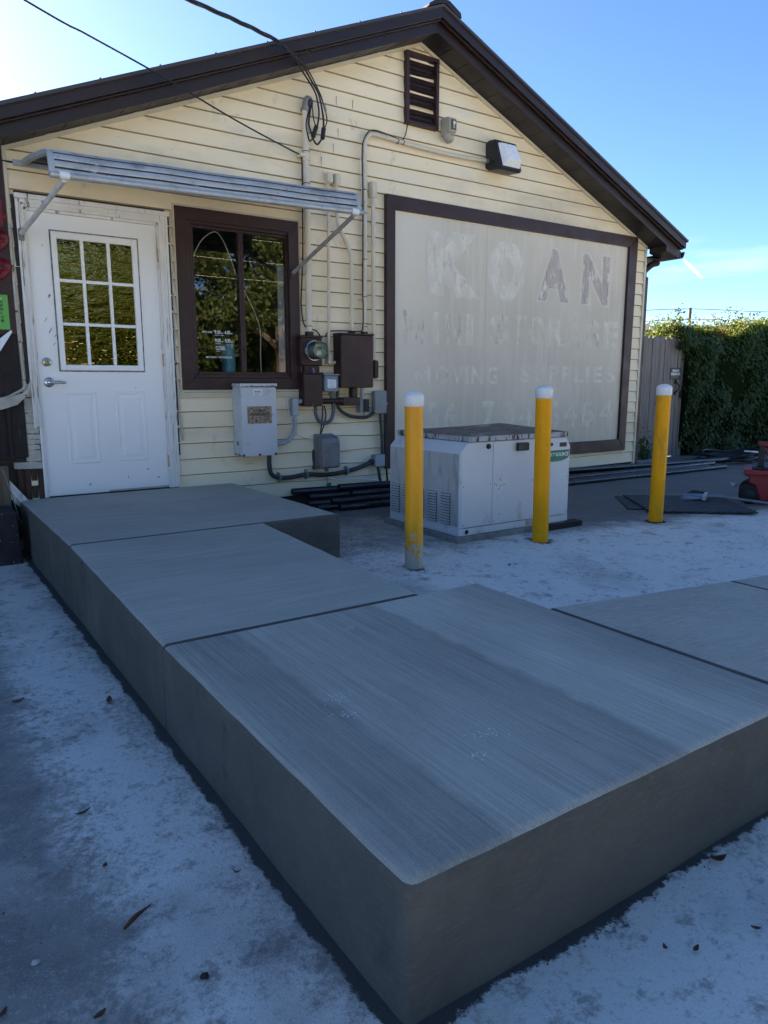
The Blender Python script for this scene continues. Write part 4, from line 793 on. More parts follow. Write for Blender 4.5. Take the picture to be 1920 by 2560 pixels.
# green tag on a stake
gt = thing("green_tag", "small green tag on a thin wire above the black pipes", "tag", (3.30, -.02, .2)); box("tag", GRN2, gt, 3.30, 3.34, -.03, -.026, .225, .285); MB().tube([(3.298, -.028, .2), (3.298, -.028, .36)], .002, 6).build("stake", BLACK, gt)

# service drop wires
sdp = thing("service_drop", "twisted black service cable coming down to the roof edge and weatherhead", "cable", (3.1, -.3, 3.7))
main = smoothpath([(-9, -5.6, 5.0), (-4, -3.42, 3.95), (-1.2, -2.2, 3.60), (.2, -1.59, 3.56), (1.1, -1.20, 3.59), (1.86, -.87, 3.65), (2.136, -.75, 3.678), (2.44, -.60, 3.715), (2.705, -.45, 3.745), (2.868, -.37, 3.724)], 14)
for j in range(3):
    pts = []; s_ = 0
    for i, p in enumerate(main):
        if i: s_ += (p - main[i - 1]).length
        a = s_ * 9 + j * 2.094; pts.append(p + Vector((0, math.cos(a), math.sin(a))) * .0085)
    MB().tube(pts, .0075, 6).build("twisted_strand", BLACK, sdp, smooth=True)
dr = [[(2.868, -.37, 3.724), (2.99, -.24, 3.70), (3.125, -.13, 3.66), (3.191, -.11, 3.60), (3.223, -.10, 3.51), (3.228, -.1, 3.433), (3.209, -.1, 3.334)],
      [(2.868, -.37, 3.724), (3.02, -.24, 3.71), (3.152, -.13, 3.665), (3.22, -.11, 3.60), (3.257, -.1, 3.496), (3.272, -.1, 3.40), (3.269, -.1, 3.333)],
      [(2.868, -.37, 3.724), (3.06, -.22, 3.715), (3.205, -.11, 3.65), (3.252, -.1, 3.585), (3.279, -.1, 3.511)],
      [(3.150, -.10, 3.50), (3.112, -.09, 3.369), (3.117, -.09, 3.286), (3.14, -.09, 3.222), (3.164, -.09, 3.237)],
      [(3.155, -.10, 3.51), (3.13, -.1, 3.359), (3.149, -.1, 3.289), (3.169, -.1, 3.236), (3.207, -.1, 3.202), (3.246, -.1, 3.243)],
      [(3.16, -.105, 3.51), (3.176, -.1, 3.395), (3.200, -.1, 3.334)], [(3.294, -.1, 3.48), (3.305, -.1, 3.402), (3.279, -.1, 3.338)]]
for i, p in enumerate(dr): wire("drop_wire", BLACK, sdp, p, (.0075, .0085, .0055, .006, .008, .005, .0055)[i])
for a, b in (((3.205, -.1, 3.35), (3.165, -.1, 3.245)), ((3.274, -.1, 3.348), (3.258, -.1, 3.248))): MB().tube([a, Vector(a).lerp(Vector(b), .1), Vector(a).lerp(Vector(b), .9), b], [.012, .020, .020, .012], 8).build("splice_sleeve", BLACK, sdp)
MB().tube([(3.277, -.1, 3.53), (3.296, -.1, 3.478)], .011, 8).build("splice_clamp", GALV, sdp); wire("hook_tie", BLACK, sdp, [(2.868, -.37, 3.724), (2.94, -.36, 3.76), (3.0, -.345, 3.785), (3.02, -.335, 3.79)], .005)
MB().tube(smoothpath([(3.0, -.338, 3.80), (3.02, -.36, 3.795), (3.02, -.36, 3.765), (3.0, -.345, 3.76)]), .005, 6).build("eye_hook", FASC, sdp)
tw = thing("telephone_wire", "single thin black wire running from the sky to the service mast", "wire", (3.06, -.06, 3.13))
wire("strand", BLACK, tw, [(-9, -6.9, 5.6), (-3.5, -2.9, 4.15), (-1, -1.72, 3.62), (.86, -.87, 3.39), (1.254, -.66, 3.374), (1.771, -.45, 3.32), (2.384, -.24, 3.216), (2.85, -.10, 3.145), (3.068, -.05, 3.11)], .0062, 8, 12)
wire("wall_run", BLACK, tw, [(3.068, -.05, 3.11), (3.084, -.05, 3.05), (3.082, -.05, 2.7), (3.08, -.04, 2.3), (3.062, -.04, 2.0), (3.06, -.035, 1.85), (3.09, -.04, 1.70), (3.20, -.04, 1.665), (3.26, -.02, 1.61)], .0062)
# alarm siren
al = thing("alarm_siren", "beige alarm siren with an amber strobe right of the gable vent", "siren", (4.67, -.07, 3.5))
MB().prismx([(-.006, 3.53), (-.006, 3.685), (-.10, 3.685), (-.15, 3.665), (-.15, 3.55), (-.10, 3.53)], 4.605, 4.695).build("case", BOXB, al, bevel=.012, seg=3)
box("horn_recess", M("dark_beige", (.10, .09, .075), None, 5, .6), al, 4.618, 4.682, -.1525, -.1495, 3.562, 3.655); box("horn_core", BOXB, al, 4.643, 4.662, -.160, -.1526, 3.575, 3.62, .003); box("horn_label", LBL, al, 4.640, 4.665, -.1635, -.1605, 3.61, 3.635)
MB().lathe((4.65, -.07, 3.535), (0, -.35, -1), [(0, .050), (.03, .052), (.06, .040), (.07, .015)], 18).build("lower_dome", BOXB, al, smooth=True)
MB().lathe((4.65, -.098, 3.515), (0, -.9, -.35), [(0, .032), (.012, .031), (.025, .022), (.030, .0)], 18).build("amber_lens", LENS, al, smooth=True)
# wall pack light
wp = thing("flood_light", "black wall pack light with a clear prismatic lens under the roof edge", "wall light", (5.32, -.1, 3.3))
pr_ = lambda y, z: (y, z)
MB().prismx([(-.006, 3.335), (-.006, 3.57), (-.06, 3.585), (-.14, 3.575), (-.15, 3.565), (-.235, 3.30), (-.21, 3.285), (-.06, 3.30)], 5.185, 5.47).build("housing", DKMET, wp, bevel=.006)
def lens():
    x0, x1 = 5.215, 5.445
    a = [(-.158, 3.545), (-.228, 3.325)]; vs = [(x0, -.156, 3.545), (x1, -.156, 3.545), (x1, -.234, 3.318), (x0, -.234, 3.318), (x0 + .025, -.195, 3.54), (x1 - .025, -.195, 3.54), (x1 - .035, -.290, 3.375), (x0 + .035, -.290, 3.375)]
    return MB().add(vs, [(0, 1, 5, 4), (1, 2, 6, 5), (2, 3, 7, 6), (3, 0, 4, 7), (4, 5, 6, 7)]).build("prismatic_lens", CLEAR, wp, bevel=.004)
lens(); MB().tube([(5.15, -.045, 3.392), (5.187, -.045, 3.392)], .023, 12).build("conduit_connector", GALV, wp)
for z in (3.37, 3.53): box("hinge_ear", DKMET, wp, 5.178, 5.1848, -.13, -.09, z - .012, z + .012)

# ---------------------------------------------------------------- bollards
def bollard(x, y, z0, zt, lean, label, worn):
    t = thing("bollard", label, "bollard", (x, y, z0), "yellow bollards guarding the generator")
    zc = zt - .085
    m = YEL
    if worn:
        m, nt, b = _new("scuffed_yellow_paint")
        g = nt.nodes.new("ShaderNodeNewGeometry"); s = nt.nodes.new("ShaderNodeSeparateXYZ"); nt.links.new(g.outputs[0], s.inputs[0])
        h = _range(nt, s.outputs[2], .05, .58, .34, -.12)
        n1 = _noise(nt, _pos(nt, (1, 1, .8)), 34, 6, .75); n2 = _noise(nt, _pos(nt, (1, 1, .3)), 5, 4)
        col = _mix(nt, _range(nt, n2, .35, .65), (.92, .39, .002), (.80, .32, .002))
        k = _range(nt, _math(nt, 'ADD', n1, h), .68, .76); col = _mix(nt, k, col, (.50, .46, .38))
        nt.links.new(col, b.inputs["Base Color"]); b.inputs["Roughness"].default_value = .5; _bump(nt, b, k, .3, .002)
    MB().tube([(x, y, z0 - .05), (x + lean * .5, y, (z0 + zc) / 2), (x + lean, y, zc)], .057, 32).build("post", m, t, smooth=True)
    MB().lathe((x + lean, y, zc - .006), (0, 0, 1), [(0, .0585), (.003, .0615), (.060, .0615), (.066, .0605), (.080, .047), (.089, .024), (.092, .0)], 32).build("cap", CAPW, t, smooth=True)
    k = MB()
    for i in range(46):
        a = i * .41; r = .060 + .022 * random.random(); k.lathe((x + r * math.cos(a), y + r * math.sin(a), z0 - .004), (0, 0, 1), [(0, .010 + .008 * random.random()), (.008, .008), (.012, .003)], 5)
    k.build("base_grit", DSTONE, t)
bollard(2.616, -2.33, .05, 1.158, -.010, "leftmost yellow bollard with white cap, paint scraped off near its foot", True)
bollard(3.831, -2.236, .055, 1.19, -.018, "middle yellow bollard with white cap in front of the generator", False)
bollard(5.205, -2.225, .06, 1.198, 0.0, "rightmost yellow bollard with white cap nearest the wooden gate", False)

# ---------------------------------------------------------------- generator
gp = MB().prismz([(3.27, -1.97), (3.82, -1.975), (4.0, -1.95), (4.40, -1.96), (4.42, -1.01), (3.28, -1.00)], .02, .108).build("generator_pad", PADM, bevel=.01)
tag(gp, "rough concrete pad under the white generator", "concrete pad")
pl = box("wood_plank", DWOOD, None, 4.10, 4.56, -2.0, -1.90, .045, .105, .004); tag(pl, "short dark timber plank under the right end of the generator", "plank")
GN = thing("generator", "pale grey standby generator cabinet with grimy lid behind the yellow bollards", "generator", (3.87, -1.5, .11))
gx0, gx1, gy0, gy1 = 3.302, 4.440, -1.941, -1.065
box("base_skid", GEN, GN, gx0 - .002, gx1 + .002, gy0 - .002, gy1, .109, .162, .004)
# body shell with chamfered ends
bodyp = [(gx0, .1625), (gx1, .1625), (gx1, .715), (gx1 - .055, .787), (gx0 + .08, .787), (gx0, .712)]
MB().prism(bodyp, gy0, gy1).build("body", GEN, GN, bevel=.004)
MB().add([(gx0 - .0015, gy0 + .012, .18), (gx0 - .0015, gy1 - .012, .18), (gx0 - .0015, gy1 - .012, .705), (gx0 - .0015, gy0 + .012, .705)], [(0, 3, 2, 1)]).build("end_panel", GENL, GN)
LD = MB(); a0, a1, b0, b1 = gx0 + .075, gx1 - .045, gy0 - .012, gy1 + .012
rim = [(a0, b0), (a1, b0), (a1, b1), (a0, b1)]
LD.add([(x, y, .792) for x, y in rim] + [(x, y, .828) for x, y in rim], [(0, 1, 5, 4), (1, 2, 6, 5), (2, 3, 7, 6), (3, 0, 4, 7), (3, 2, 1, 0)])
lid = LD.build("lid", GLIDE, GN)
ct = ((a0 + a1) / 2 + .06, (b0 + b1) / 2)
MB().add([(x, y, .829) for x, y in rim] + [(a0 + .30, ct[1], .872), (a1 - .3, ct[1], .885)], [(0, 1, 5, 4), (1, 2, 5), (2, 3, 4, 5), (3, 0, 4)]).build("lid_top", GLID, lid)
box("shadow_gap", BLACK, lid, gx0 + .09, gx1 - .06, gy0 - .004, gy1, .7872, .7918)
for c in range(5):
    y0 = gy1 - .035 - c * .160 - .105; y1 = y0 + .115
    lv = MB().add([(gx0 - .002, y0, .178), (gx0 - .002, y1, .178), (gx0 - .002, y1, .410), (gx0 - .002, y0, .410)], [(0, 3, 2, 1)]).build("louvre_bank", M("louvre_dark", (.05, .05, .05), None, 9, .6), GN)
    for i in range(11):
        z = .182 + i * .0208
        MB().add([(gx0 - .003, y0, z + .016), (gx0 - .003, y1, z + .016), (gx0 - .017, y1 - .004, z + .0035), (gx0 - .017, y0 + .004, z + .0035), (gx0 - .015, y0, z + .003), (gx0 - .015, y1, z + .003)], [(0, 1, 2, 3), (3, 2, 5, 4), (0, 3, 4), (1, 5, 2)]).build("louvre_slat", SLATM, lv)
for a_, b_ in ((3.315, 3.609), (3.615, 4.047), (4.053, 4.428)): MB().prism([(a_, .172), (b_, .172), (b_, .725 if b_ > 4.4 else .780), (b_ - (.05 if b_ > 4.4 else 0), .780), (a_ + (.055 if a_ < 3.4 else 0), .780), (a_, .725 if a_ < 3.4 else .780)], gy0 - .006, gy0 - .0002).build("access_panel", GEN, GN, bevel=.003)
for x_ in (3.335, 3.59, 3.635, 4.03, 4.075, 4.41):
    for z_ in (.19, .47): MB().lathe((x_, gy0 - .006, z_), (0, -1, 0), [(0, .005), (.002, .0045), (.003, .002)], 8).build("screw", GREYD, GN)
box("latch", BLACK, GN, 3.84, 3.955, gy0 - .032, gy0 - .0065, .705, .765, .004)
MB().lathe((3.562, gy0 - .006, .752), (0, -1, 0), [(0, .020), (.010, .019), (.018, .012), (.018, 0)], 12).build("key_knob", BLACK, GN); MB().lathe((4.215, gy0 - .006, .735), (0, -1, 0), [(0, .014), (.010, .013), (.012, 0)], 12).build("key_knob", BLACK, GN)
MB().lathe((3.375, gy0 - .002, .135), (0, -1, 0), [(0, .017), (.003, .016), (.0035, 0)], 16).build("lifting_hole", BLACK, GN)
box("recess_handle", BLACK, GN, 4.31, 4.39, gy0 - .009, gy0 - .0062, .712, .746, .002)
MB().prism([(4.08, .685), (4.425, .688), (4.425, .635), (4.40, .615), (4.33, .600), (4.22, .598), (4.12, .612), (4.08, .635)][::-1], gy0 - .0075, gy0 - .0062).build("brand_sticker", GRN2, GN)
text("lettering", "QUIET", WHT, GN, (4.125, 4.265, .637, .667), gy0 - .0082, .0); text("lettering", "SOURCE", WHT, GN, (4.270, 4.415, .639, .669), gy0 - .0082, .025)
for x, z in ((3.69, .50), (3.70, .455), (3.685, .448), (3.675, .43), (3.655, .46), (3.73, .46), (3.69, .24)): MB().lathe((x, gy0 - .006, z), (0, -1, 0), [(0, .006), (.0012, .005)], 7).build("chip_mark", GREYD, GN)
box("vent_slot", GREYD, GN, 4.16, 4.21, gy0 - .008, gy0 - .0062, .455, .475)
box("rust_stain", M("rust_wash", (.34, .22, .12), (.5, .45, .38), 12, .7), GN, 3.97, 4.08, gy0 - .0035, gy0 - .0024, .118, .160)
MB().box(3.35, 4.38, gy0 - .0006, gy0 - .0003, .163, .166).build("skid_seam", DSTONE, GN)

# ---------------------------------------------------------------- black pipes along the wall
PG = "black steel pipes lying along the wall"
plist = [(2.92, 9.6, -.055, .235, .030, "black steel pipe lying highest against the wall, its end nearest the porch"),
         (3.05, 9.3, -.125, .185, .028, "black steel pipe second from the wall with its end left of the generator"),
         (3.38, 10.1, -.100, .245, .030, "black steel pipe on top of the pile reaching farthest toward the gate"),
         (3.00, 9.2, -.20, .135, .028, "black steel pipe deep in the pile with its end under the porch side"),
         (3.47, 9.4, -.18, .190, .030, "black steel pipe in the middle layer of the pile"),
         (3.06, 9.0, -.255, .100, .028, "black steel pipe low in the pile beside the porch"),
         (3.25, 9.25, -.335, .098, .032, "frontmost black steel pipe resting on the ground left of the generator"),
         (3.20, 9.1, -.28, .155, .028, "black steel pipe lying just above the frontmost one")]
for x0, x1, y, z, r, l in plist:
    t = thing("steel_pipe", l, "pipe", (x0, y, z), PG); dz = random.uniform(-.008, .004)
    n = 14; pts = [(x0 + (x1 - x0) * i / 10, y - .07 * (i / 10) - .012 * math.sin(i * .9), z + dz * i / 10 - .10 * (i / 10) * (z > .15)) for i in range(11)]
    MB().tube(pts, r, n, closed=False).build("tube", BPIPE, t, smooth=True).modifiers.new("s", 'SOLIDIFY').thickness = .004
    MB().tube([pts[0], Vector(pts[0]) + Vector((.02, 0, 0))], r * .8, n).build("dark_bore", BLACK, t)
sp = MB()
for x in (3.1, 4.6, 6.2, 7.8, 9.0):
    tb = box("timber_bearer", DWOOD, None, x, x + .09, -.40, -.05, .035, .068, .003)
    tag(tb, "dark timber bearer under the black pipes, %s" % {3.1: "beside the porch", 4.6: "behind the generator", 6.2: "right of the generator", 7.8: "at the building corner", 9.0: "nearest the gate"}[x], "timber", "bearers under the pipe pile")

# ---------------------------------------------------------------- gate, hedge, sign
GT = thing("wooden_gate", "weathered grey wooden picket gate beside the ivy hedge", "gate", (9.7, 1.0, .07))
bx = [9.13, 9.235, 9.338, 9.443, 9.612, 9.752, 9.903, 10.085]
for i in range(7):
    a, b = bx[i] + .003, bx[i + 1] - .003; zt = 1.885 + .012 * math.sin(i * 2.1); zb = .075 - .01 * (i % 2); c = .022
    MB().prism([(a, zb), (b, zb), (b, zt - c * 1.3), (b - c, zt), (a + c, zt), (a, zt - c * 1.3)], .992 - .004 * (i % 2), 1.012).build("board", GATEW, GT, bevel=.002)
box("gate_post", GATEW, GT, 10.09, 10.19, .985, 1.085, .02, 1.86, .004); box("gate_post", GATEW, GT, 8.95, 9.05, 1.0, 1.09, .02, 1.9, .004)
for i in range(1, 8): box("light_stop_batten", GATEW, GT, bx[i] - .02, bx[i] + .02, 1.0125, 1.030, .08, 1.86)  # added behind the board gaps to stop sunlight leaking through
for z in (.45, 1.5): box("rail", GATEW, GT, 9.06, 10.085, 1.031, 1.06, z, z + .09)
box("board", GATEW, GT, 10.193, 10.30, .975, .994, .02, 1.12, .002); box("board", GATEW, GT, 10.193, 10.30, .975, .994, 1.125, 1.84, .002)
wire("pull_handle", BLACK, GT, [(10.047, .985, 1.235), (10.052, .955, 1.205), (10.075, .93, 1.16), (10.075, .93, 1.11), (10.052, .955, 1.07), (10.045, .985, 1.035)], .011)
box("handle_plate", BLACK, GT, 10.03, 10.062, .976, .987, 1.19, 1.25, .003); box("handle_plate", BLACK, GT, 10.03, 10.062, .976, .987, 1.02, 1.07, .003)
MB().prism([(10.15, .98), (10.19, .96), (10.235, .985), (10.24, 1.05), (10.20, 1.09), (10.155, 1.075)], .955, .974).build("latch", BLACK, GT, bevel=.006)
ps = thing("private_residence_sign", "small charcoal sign reading PRIVATE RESIDENCE on the gate", "sign", (10.03, .98, 1.25))
box("plate", DSGN, ps, 9.905, 10.165, .979, .9855, 1.25, 1.432, .002)
text("lettering", "PRIVATE", WHT, ps, (9.955, 10.125, 1.368, 1.405), .9775, .035); text("lettering", "RESIDENCE", WHT, ps, (9.925, 10.145, 1.318, 1.357), .9775, .035); box("olive_line", M("olive_ink", (.22, .25, .03), None, 5, .6), ps, 9.94, 10.13, .9772, .9785, 1.286, 1.297)
co = box("concrete_kerb_block", PADM, None, 8.55, 9.15, .45, .62, .02, .12, .008); tag(co, "pale concrete block at the foot of the gate behind the pipes", "concrete block")

HD = thing("ivy_hedge", "dense dark green ivy hedge with sunlit yellow top right of the gate", "hedge", (12, 1.2, 0))
def hedge_top(x): return 2.10 + .05 * np.sin(x * 2.1) + .04 * np.sin(x * 5.3) + .10 * sstep(11.8, 13, x) - .10 * sstep(10.5, 9.9, x)
core = MB(); xs = np.linspace(10.22, 19, 46); vs = []; 
for x in xs:
    t_ = float(hedge_top(x)) - .10; fr = .92 + .06 * math.sin(x * 3.7)
    vs += [(x, fr + .10, 0), (x, fr, .5), (x, fr - .02 + .05 * math.sin(x * 6), 1.2), (x, fr + .02, t_ - .25), (x, fr + .25, t_), (x, fr + .8, t_), (x, fr + 1.0, .0)]
fs = [(7 * i + j, 7 * i + j + 1, 7 * i + j + 8, 7 * i + j + 7) for i in range(45) for j in range(6)] + [tuple(range(7))]
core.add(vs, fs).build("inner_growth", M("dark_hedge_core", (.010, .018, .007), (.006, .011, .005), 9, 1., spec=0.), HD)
def hedge_leaves():
    n = 48000
    x = 10.0 + rng.random(n) ** 1.15 * 8.2; top = hedge_top(x); z = .03 + rng.random(n) ** .85 * (top - .03)
    lump = .10 * np.sin(x * 3.7 + z * 2.3) + .09 * np.sin(x * 7.1 - z * 5.2) + .07 * np.sin(z * 8.3 + x * 2)
    hole = np.sin(x * 4.3 + 1) * np.sin(z * 5.1 + x) + .6 * np.sin(x * 9.7 - z * 7.3)
    keep = (hole + rng.normal(size=n) * .5 > -1.15) & ((x > 10.22) | (z > 1.55) | (x > 10.30 - .10 * np.sin(z * 7)))
    edge = np.where(x < 10.3, .12, 0)
    y = .88 + lump * .5 + edge * .2 - rng.random(n) ** 2 * .10 + rng.random(n) * .12 + .15 * sstep(top - .30, top, z)
    keep &= ~((x < 10.17) & (z < 1.7))
    C = np.stack([x, y, z], 1)[keep]; m = len(C)
    d = rdir(m); U = np.stack([d[:, 0] * .6, -.35 - .3 * np.abs(d[:, 1]), -.75 + d[:, 2] * .6], 1); U /= np.linalg.norm(U, axis=1, keepdims=True)
    V = np.cross(U, np.stack([d[:, 2] * .6, -1 + 0 * d[:, 0], .5 + d[:, 0] * .7], 1)); V /= np.linalg.norm(V, axis=1, keepdims=True)
    s = rng.uniform(.018, .042, (m, 1)); quads("leaves", IVY, HD, C, U * s, V * s * .55, "stuff")
    # sunlit top growth
    n = 13000; x = 9.25 + rng.random(n) * 8.5; t_ = hedge_top(x) - .02; y = .88 + rng.random(n) * .9
    lift = np.abs(rng.normal(size=n)) * .075 * (1 + .8 * np.sin(x * 3.3) + .5 * np.sin(x * 8.1))
    z = t_ + lift - .12 * sstep(1.5, 1.9, y) - .05
    left = x < 10.25; sag = np.where(left, (10.25 - x) * .20, 0); z -= sag; y = np.where(left, 1.02 + rng.random(n) * .18, y)
    keep = ~left | (rng.random(n) < .9 - .75 * (10.25 - x)); C = np.stack([x, y, z], 1)[keep]; m = len(C)
    U = rdir(m); V = np.cross(U, rdir(m)); V /= np.linalg.norm(V, axis=1, keepdims=True); s = rng.uniform(.016, .034, (m, 1))
    quads("top_leaves", IVYT, HD, C, U * s, V * s * .6, "stuff")
    # sprays standing up from the top
    CC, UU, VV = [], [], []; st = MB()
    for i in range(64):
        bx_ = 9.95 + random.random() * 7.5; by = 1.0 + random.random() * .6; h = random.uniform(.10, .30) * (1.35 if i % 5 == 0 else 1); lean = random.uniform(-.12, .12)
        b0_ = Vector((bx_, by, float(hedge_top(bx_)) - .03)); pts = [b0_ + Vector((lean * t * t * 1.5, .05 * t, h * t - .05 * t * t)) for t in (0, .33, .66, 1)]
        st.tube(pts, .0035, 4)
        for q in range(int(h * 42)):
            t = random.random(); p = b0_ + Vector((lean * t * t * 1.5, .05 * t, h * t - .05 * t * t)); CC.append(p + Vector(rdir(1)[0]) * .028)
    CC = np.array([tuple(c) for c in CC]); m = len(CC); U = rdir(m); V = np.cross(U, rdir(m)); V /= np.linalg.norm(V, axis=1, keepdims=True); s = rng.uniform(.010, .022, (m, 1))
    quads("spray_leaves", IVYT, HD, CC, U * s, V * s * .6, "stuff"); st.build("spray_stems", BARK, HD)
hedge_leaves()
for i, (wx, wz, l) in enumerate(((8.72, .25, "by the building corner"), (9.15, .2, "at the foot of the gate"), (8.35, .62, "climbing beside the downspout"))):
    n = 260; C = np.array([wx, .55 + .25 * (i == 1), .02]) + np.abs(rng.normal(size=(n, 3))) * np.array([.12, .06, wz * .8]) * np.array([rng.choice([-1, 1]), 1, 1]); U = rdir(n); V = np.cross(U, rdir(n)); V /= np.linalg.norm(V, axis=1, keepdims=True); s = rng.uniform(.015, .035, (n, 1))
    t = thing("weed", "small leafy green weed growing " + l, "weed", (wx, .55, .05), "weeds along the wall"); quads("leaves", IVY, t, C, U * s, V * s * .5, "stuff")

# ---------------------------------------------------------------- yard things
def mat_poly(x0, x1, y0, y1, ang, cx, cy, z0, z1, step=.045):
    pts = []; 
    def side(a, b):
        L = math.hypot(b[0] - a[0], b[1] - a[1]); n = int(L / step); d = ((b[0] - a[0]) / L, (b[1] - a[1]) / L); nrm = (d[1], -d[0]); out = []
        for i in range(n):
            t0, t1 = i / n, (i + 1) / n; o = .009 if i % 2 else -.009
            w = .12 / n
            out += [(a[0] + (b[0] - a[0]) * (t0 - (w if i % 2 else -w)) + nrm[0] * o, a[1] + (b[1] - a[1]) * (t0 - (w if i % 2 else -w)) + nrm[1] * o), (a[0] + (b[0] - a[0]) * (t1 + (w if i % 2 else -w)) + nrm[0] * o, a[1] + (b[1] - a[1]) * (t1 + (w if i % 2 else -w)) + nrm[1] * o)]
        return out
    c = [(x0, y0), (x1, y0), (x1, y1), (x0, y1)]
    for i in range(4): pts += side(c[i], c[(i + 1) % 4])
    ca, sa = math.cos(ang), math.sin(ang); return [(cx + ca * x - sa * y, cy + sa * x + ca * y) for x, y in pts]
f1 = MB().prismz(mat_poly(-.46, .46, -.46, .46, R(52), 6.12, -1.90, 0, 0), .076, .090).build("foam_mat", FOAM, bevel=.002); tag(f1, "dark grey interlocking foam mat under the broom head", "mat", "foam mats by the right bollard")
f2 = MB().prismz(mat_poly(-.38, .38, -.38, .38, R(47), 6.02, -1.72, 0, 0), .066, .0755).build("foam_mat", FOAM, bevel=.002); tag(f2, "lower dark foam mat peeking out behind the rightmost bollard", "mat", "foam mats by the right bollard")
BR = thing("broom", "broom with pale blue bristles and grey handle lying on the foam mat", "broom", (6.42, -1.88, .09))
bl = M("pale_blue_bristle", (.34, .42, .50), (.26, .33, .40), 40, .7); hd_ = np.array([6.43, -1.90, .125]); dr_ = np.array([-.10, .19, 0]); dr_ = dr_ / np.linalg.norm(dr_); sd_ = np.array([dr_[1], -dr_[0], 0])
br = MB()
for i in range(90):
    o = hd_ + sd_ * random.uniform(-.10, .10) + np.array([0, 0, random.uniform(-.018, .018)]); off = (o - hd_) @ sd_
    e = o + dr_ * random.uniform(.15, .22) + sd_ * off * .45 + np.array([0, 0, -.02 + random.uniform(-.02, .02)]); br.tube([tuple(o), tuple((o + e) / 2), tuple(e)], [.003, .003, .0022], 4)
br.build("bristles", bl, BR)
bhp = [hd_ + sd_ * a + dr_ * b for a, b in ((-.12, -.015), (.12, -.015), (.12, .022), (-.12, .022))]
MB().prismz([(p[0], p[1]) for p in bhp], .098, .150).build("broom_head", M("pale_grey_plastic", (.50, .53, .55), None, 8, .5), BR, bevel=.008)
hh = M("grey_handle", (.26, .28, .30), (.20, .22, .24), 8, .4, metal=.3)
MB().tube([(6.44, -1.925, .128), (6.50, -2.03, .135)], [.020, .015], 10).build("socket", hh, BR, smooth=True); MB().tube([(6.47, -1.98, .132), (6.58, -2.42, .118), (6.72, -3.0, .09)], .0125, 10).build("handle", hh, BR, smooth=True)
gl = MB().tube(smoothpath([(6.60, -1.60, .085), (6.66, -1.60, .10), (6.74, -1.62, .10), (6.80, -1.63, .085)]), [.012 + .018 * math.sin(math.pi * i / 24) for i in range(25)], 8)
for k_ in range(4): gl.tube(smoothpath([(6.74, -1.61 - .012 * k_, .10), (6.79, -1.60 - .02 * k_, .105), (6.84, -1.60 - .028 * k_, .082)]), .009, 6)
tag(gl.build("work_glove", BLACK, smooth=True), "black work glove lying behind the broom bristles", "glove")
sc = MB().add([(7.66, -1.45, .072), (7.72, -1.47, .10), (7.75, -1.43, .075), (7.70, -1.40, .11), (7.80, -1.45, .09), (7.79, -1.40, .075)], [(0, 1, 3), (1, 2, 3), (1, 4, 2), (4, 5, 2)]).build("paper_scrap", M("tan_paper", (.42, .30, .17), (.5, .45, .38), 20, .7)); tag(sc, "crumpled tan paper scrap on the pavement left of the red toolbox", "litter")
TB = thing("toolbox", "red rolling toolbox with black tyres at the right edge", "toolbox", (6.64, -2.15, .07)); TB.rotation_euler.z = R(-60.8)
ty0, ty1 = -2.16, -1.72
MB().prism([(6.79, .10), (7.34, .10), (7.40, .36), (6.68, .36), (6.68, .27), (6.74, .25)], ty0, ty1).build("body", RED, TB, bevel=.012)
MB().box(6.645, 7.44, ty0 - .025, ty1 + .025, .335, .352).box(6.632, 7.45, ty0 - .03, ty1 + .03, .3525, .40).build("rim", RED, TB, bevel=.006); box("lid", BLACK, TB, 6.70, 7.40, ty0 + .01, ty1 - .01, .4005, .425, .006)
for x in (6.87, 6.96, 7.05, 7.14): box("body_rib", RED, TB, x, x + .018, ty0 - .010, ty0 - .0005, .11, .33, .003)
box("latch", BLACK, TB, 6.99, 7.08, ty0 - .045, ty0 - .0305, .30, .40, .004)
for y in (ty0 + .06, ty1 - .02):
    w = MB().lathe((6.70, y - .055, .165), (0, 1, 0), [(0, .045), (.0, .080), (.012, .096), (.025, .098), (.05, .098), (.062, .094), (.072, .078), (.072, .04)], 22).build("wheel", TYRE, TB, smooth=True)
    for i in range(20):
        a = i * math.pi / 10; c_, s_ = math.cos(a), math.sin(a); MB().tube([(6.70 + .0965 * c_, y - .046, .165 + .0965 * s_), (6.70 + .0965 * math.cos(a + .08), y + .008, .165 + .0965 * math.sin(a + .08))], .0055, 5).build("tread_lug", TYRE, w)
    MB().lathe((6.70, y - .058, .165), (0, -1, 0), [(0, .044), (.004, .04), (.006, .015)], 16).build("hub", BLACK, w)
for y in (ty0 + .07, ty1 - .07): MB().box(6.745, 6.80, y - .025, y + .025, .426, .62).build("handle_upright", BLACK, TB, bevel=.008)
MB().box(6.735, 7.25, ty0 + .04, ty0 + .095, .615, .66).build("handle_grip", RED, TB, bevel=.014); MB().box(6.802, 7.2, ty0 + .05, ty0 + .085, .54, .575).build("cross_bar", RED, TB, bevel=.01)
HS = thing("hose_pile", "tangled black tubing coiled on the ground behind the red toolbox", "hose", (10.1, -.1, .05))
for j in range(7):
    r0 = .42 + .05 * j; z0_ = .10 + .028 * (j % 4); MB().tube([(10.05 + j * .04 + (r0 + .03 * math.sin(3 * a + j)) * math.cos(a), -.05 + .03 * j + r0 * .6 * math.sin(a), z0_ + .035 * math.sin(2 * a + j * 1.3)) for a in np.linspace(0, 2 * math.pi, 40)], .016, 6).build("coil", BLACK, HS, smooth=True)
wb = MB().prism([(9.82, .255), (10.06, .235), (10.07, .252), (9.83, .275)], -.45, -.33).build("white_strip", WHT, bevel=.003); tag(wb, "short white plastic strip lying on the black tubing", "plastic strip")
